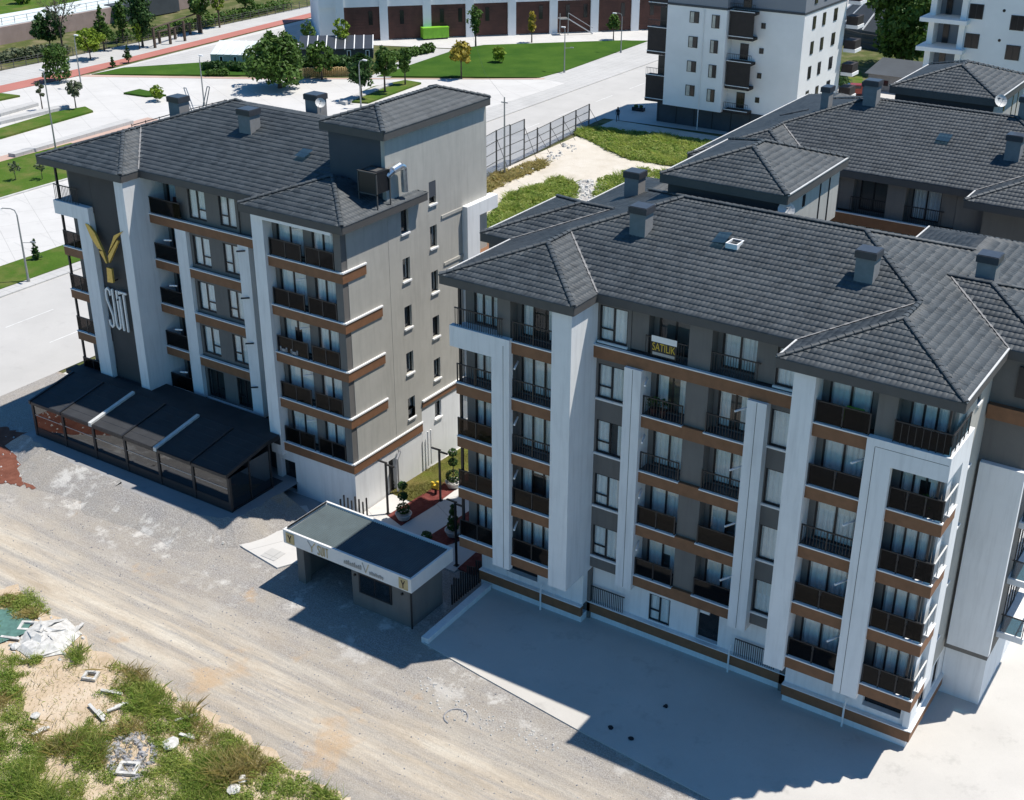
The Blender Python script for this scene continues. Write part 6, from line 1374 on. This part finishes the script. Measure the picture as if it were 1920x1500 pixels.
# crumpled pale sheet
P = [(38, 1190), (75, 1166), (128, 1162), (150, 1192), (118, 1226), (60, 1238), (34, 1218)]; c = np.mean([G(*p) for p in P], 0); m = MB(); rr = random.Random(8); nr = 5
rings = []
for k in range(nr+1): rings.append([(c[0]+(G(*p)[0]-c[0])*k/nr+rr.uniform(-.12, .12), c[1]+(G(*p)[1]-c[1])*k/nr+rr.uniform(-.12, .12), .05+.55*(1-(k/nr)**2)*rr.uniform(.6, 1.0)) for p in P for _ in (0, 1)])
for k in range(nr):
    n = len(rings[0])
    for i in range(n): m.poly([rings[k][i], rings[k][(i+1) % n], rings[k+1][(i+1) % n], rings[k+1][i]])
m.obj('crumpled_sheet', 'rubble_white', label='large crumpled pale sheet dumped on the verge', category='debris')
m = MB(); rr = random.Random(9); Pt = [(-40, 1150), (20, 1140), (62, 1165), (45, 1190), (0, 1205), (-40, 1200)]; Pg = [G(*p, .1) for p in Pt]; m.poly([(p[0], p[1], .08+.1*rr.random()) for p in Pg]); m.obj('green_tarpaulin', 'tarp_green', label='faded green tarpaulin at the left edge of the verge', category='tarpaulin')
def rubble(name, P, n, smin, smax, mat, seed, label, z=0.):
    x, y = scatter(P, n, seed); rr = random.Random(seed); m = MB()
    for a, b in zip(x, y):
        s = rr.uniform(smin, smax); k = rr.random()*6.28; ca, sa = math.cos(k)*s, math.sin(k)*s; h = s*rr.uniform(.4, 1.0)
        pts = [(a+ca, b+sa), (a-sa*.8, b+ca*.8), (a-ca*.9, b-sa*.9), (a+sa*.7, b-ca*.7)]; i0 = len(m.v); m.v += [(p[0], p[1], z-.01) for p in pts]+[(a+(p[0]-a)*.6, b+(p[1]-b)*.6, z+h*rr.uniform(.7, 1)) for p in pts]; m.f += [(i0+4, i0+5, i0+6, i0+7)]+[(i0+i, i0+(i+1) % 4, i0+4+(i+1) % 4, i0+4+i) for i in range(4)]
    o = m.obj(name, mat, kind='stuff'); props(o, label, 'rubble'); return o
rubble('rubble', rub, 260, .05, .2, 'rubble_grey', 91, 'grey rubble heap among the weeds at bottom left')
rubble('rubble', [G(80, 850), G(120, 860), G(300, 940), G(430, 1000), G(440, 1040), G(300, 1000), G(180, 930), G(90, 890)], 420, .02, .13, 'rubble_white', 92, 'scattered white lumps along the slab edge in front of the terrace')
rubble('gravel', [(-40, -22), (20, -22), (20, -6.5), (-40, -5)], 2600, .015, .06, 'rubble_grey', 93, 'loose grey stones scattered over the dirt road')
rubble('gravel', [G(780, 1260), G(1060, 1400), G(1020, 1420), G(800, 1330)], 160, .02, .09, 'rubble_white', 94, 'pale stones beside the concrete edge'); rubble('rubble', [G(1065, 345), G(1110, 338), G(1120, 390), G(1075, 390)], 120, .1, .4, 'rubble_white', 95, 'pale rubble among the weeds behind the roofs', .02); rubble('rubble', [G(960, 320), G(1060, 268), G(1090, 275), G(990, 330)], 90, .08, .35, 'rubble_white', 96, 'pale stones along the foot of the steel fence')
m = MB(); x, y = G(855, 1345); m.path([(x+.55*math.cos(t), y+.55*math.sin(t), .03) for t in [i*.42 for i in range(12)]], .035, 6); m.obj('hose_loop', 'rubble_grey', label='short curved piece of hose on the dirt road', category='hose')
m = MB(); x0, y0 = G(512, 1040, .09); MB().box(x0-.5, x0+.5, y0-.45, y0+.45, .092, .115).obj('manhole_cover', 'paver_grey', label='square pale cover on the concrete pad beside the gatehouse', category='cover')

rubble('rubble', RS, 60, .03, .12, 'rubble_white', 97, 'white lumps on the red soil at the left edge', .03)
rubble('rubble', [G(90, 850), G(130, 860), G(300, 935), G(430, 1005), G(420, 1030), G(280, 960), G(150, 900)], 320, .03, .16, 'rubble_white', 98, 'white broken lumps along the bank below the terrace', .15)

rubble('rubble', shp, 90, .04, .16, 'rubble_white', 99, 'white scraps around the crumpled sheet')
for i, (u, v, k, q, yw) in enumerate(((20, 1200, 'plank', .5, .4), (95, 1228, 'plank', .45, 1.1), (30, 1215, 'lump', .25, 0), (90, 1180, 'plank', .9, .9))): debris(['short white plank by the tarpaulin corner', 'white plank under the front edge of the crumpled sheet', 'white lump by the tarpaulin corner', 'long white plank lying across the crumpled sheet'][i], u, v, k, q, yw)

for i, (u, v) in enumerate(((1248, 1325), (1183, 1386), (1145, 1365))):
    x, y = G(u, v, .06); m = MB(); m.ball((x, y, .09), .13, 8, 5, .4, .5); m.obj('dark_scrap', 'cloth_dark', label=['dark scrap lying furthest right on the shaded forecourt', 'dark scrap on the forecourt nearest the bottom edge', 'dark scrap on the forecourt nearest the sunlit strip'][i], category='scrap')
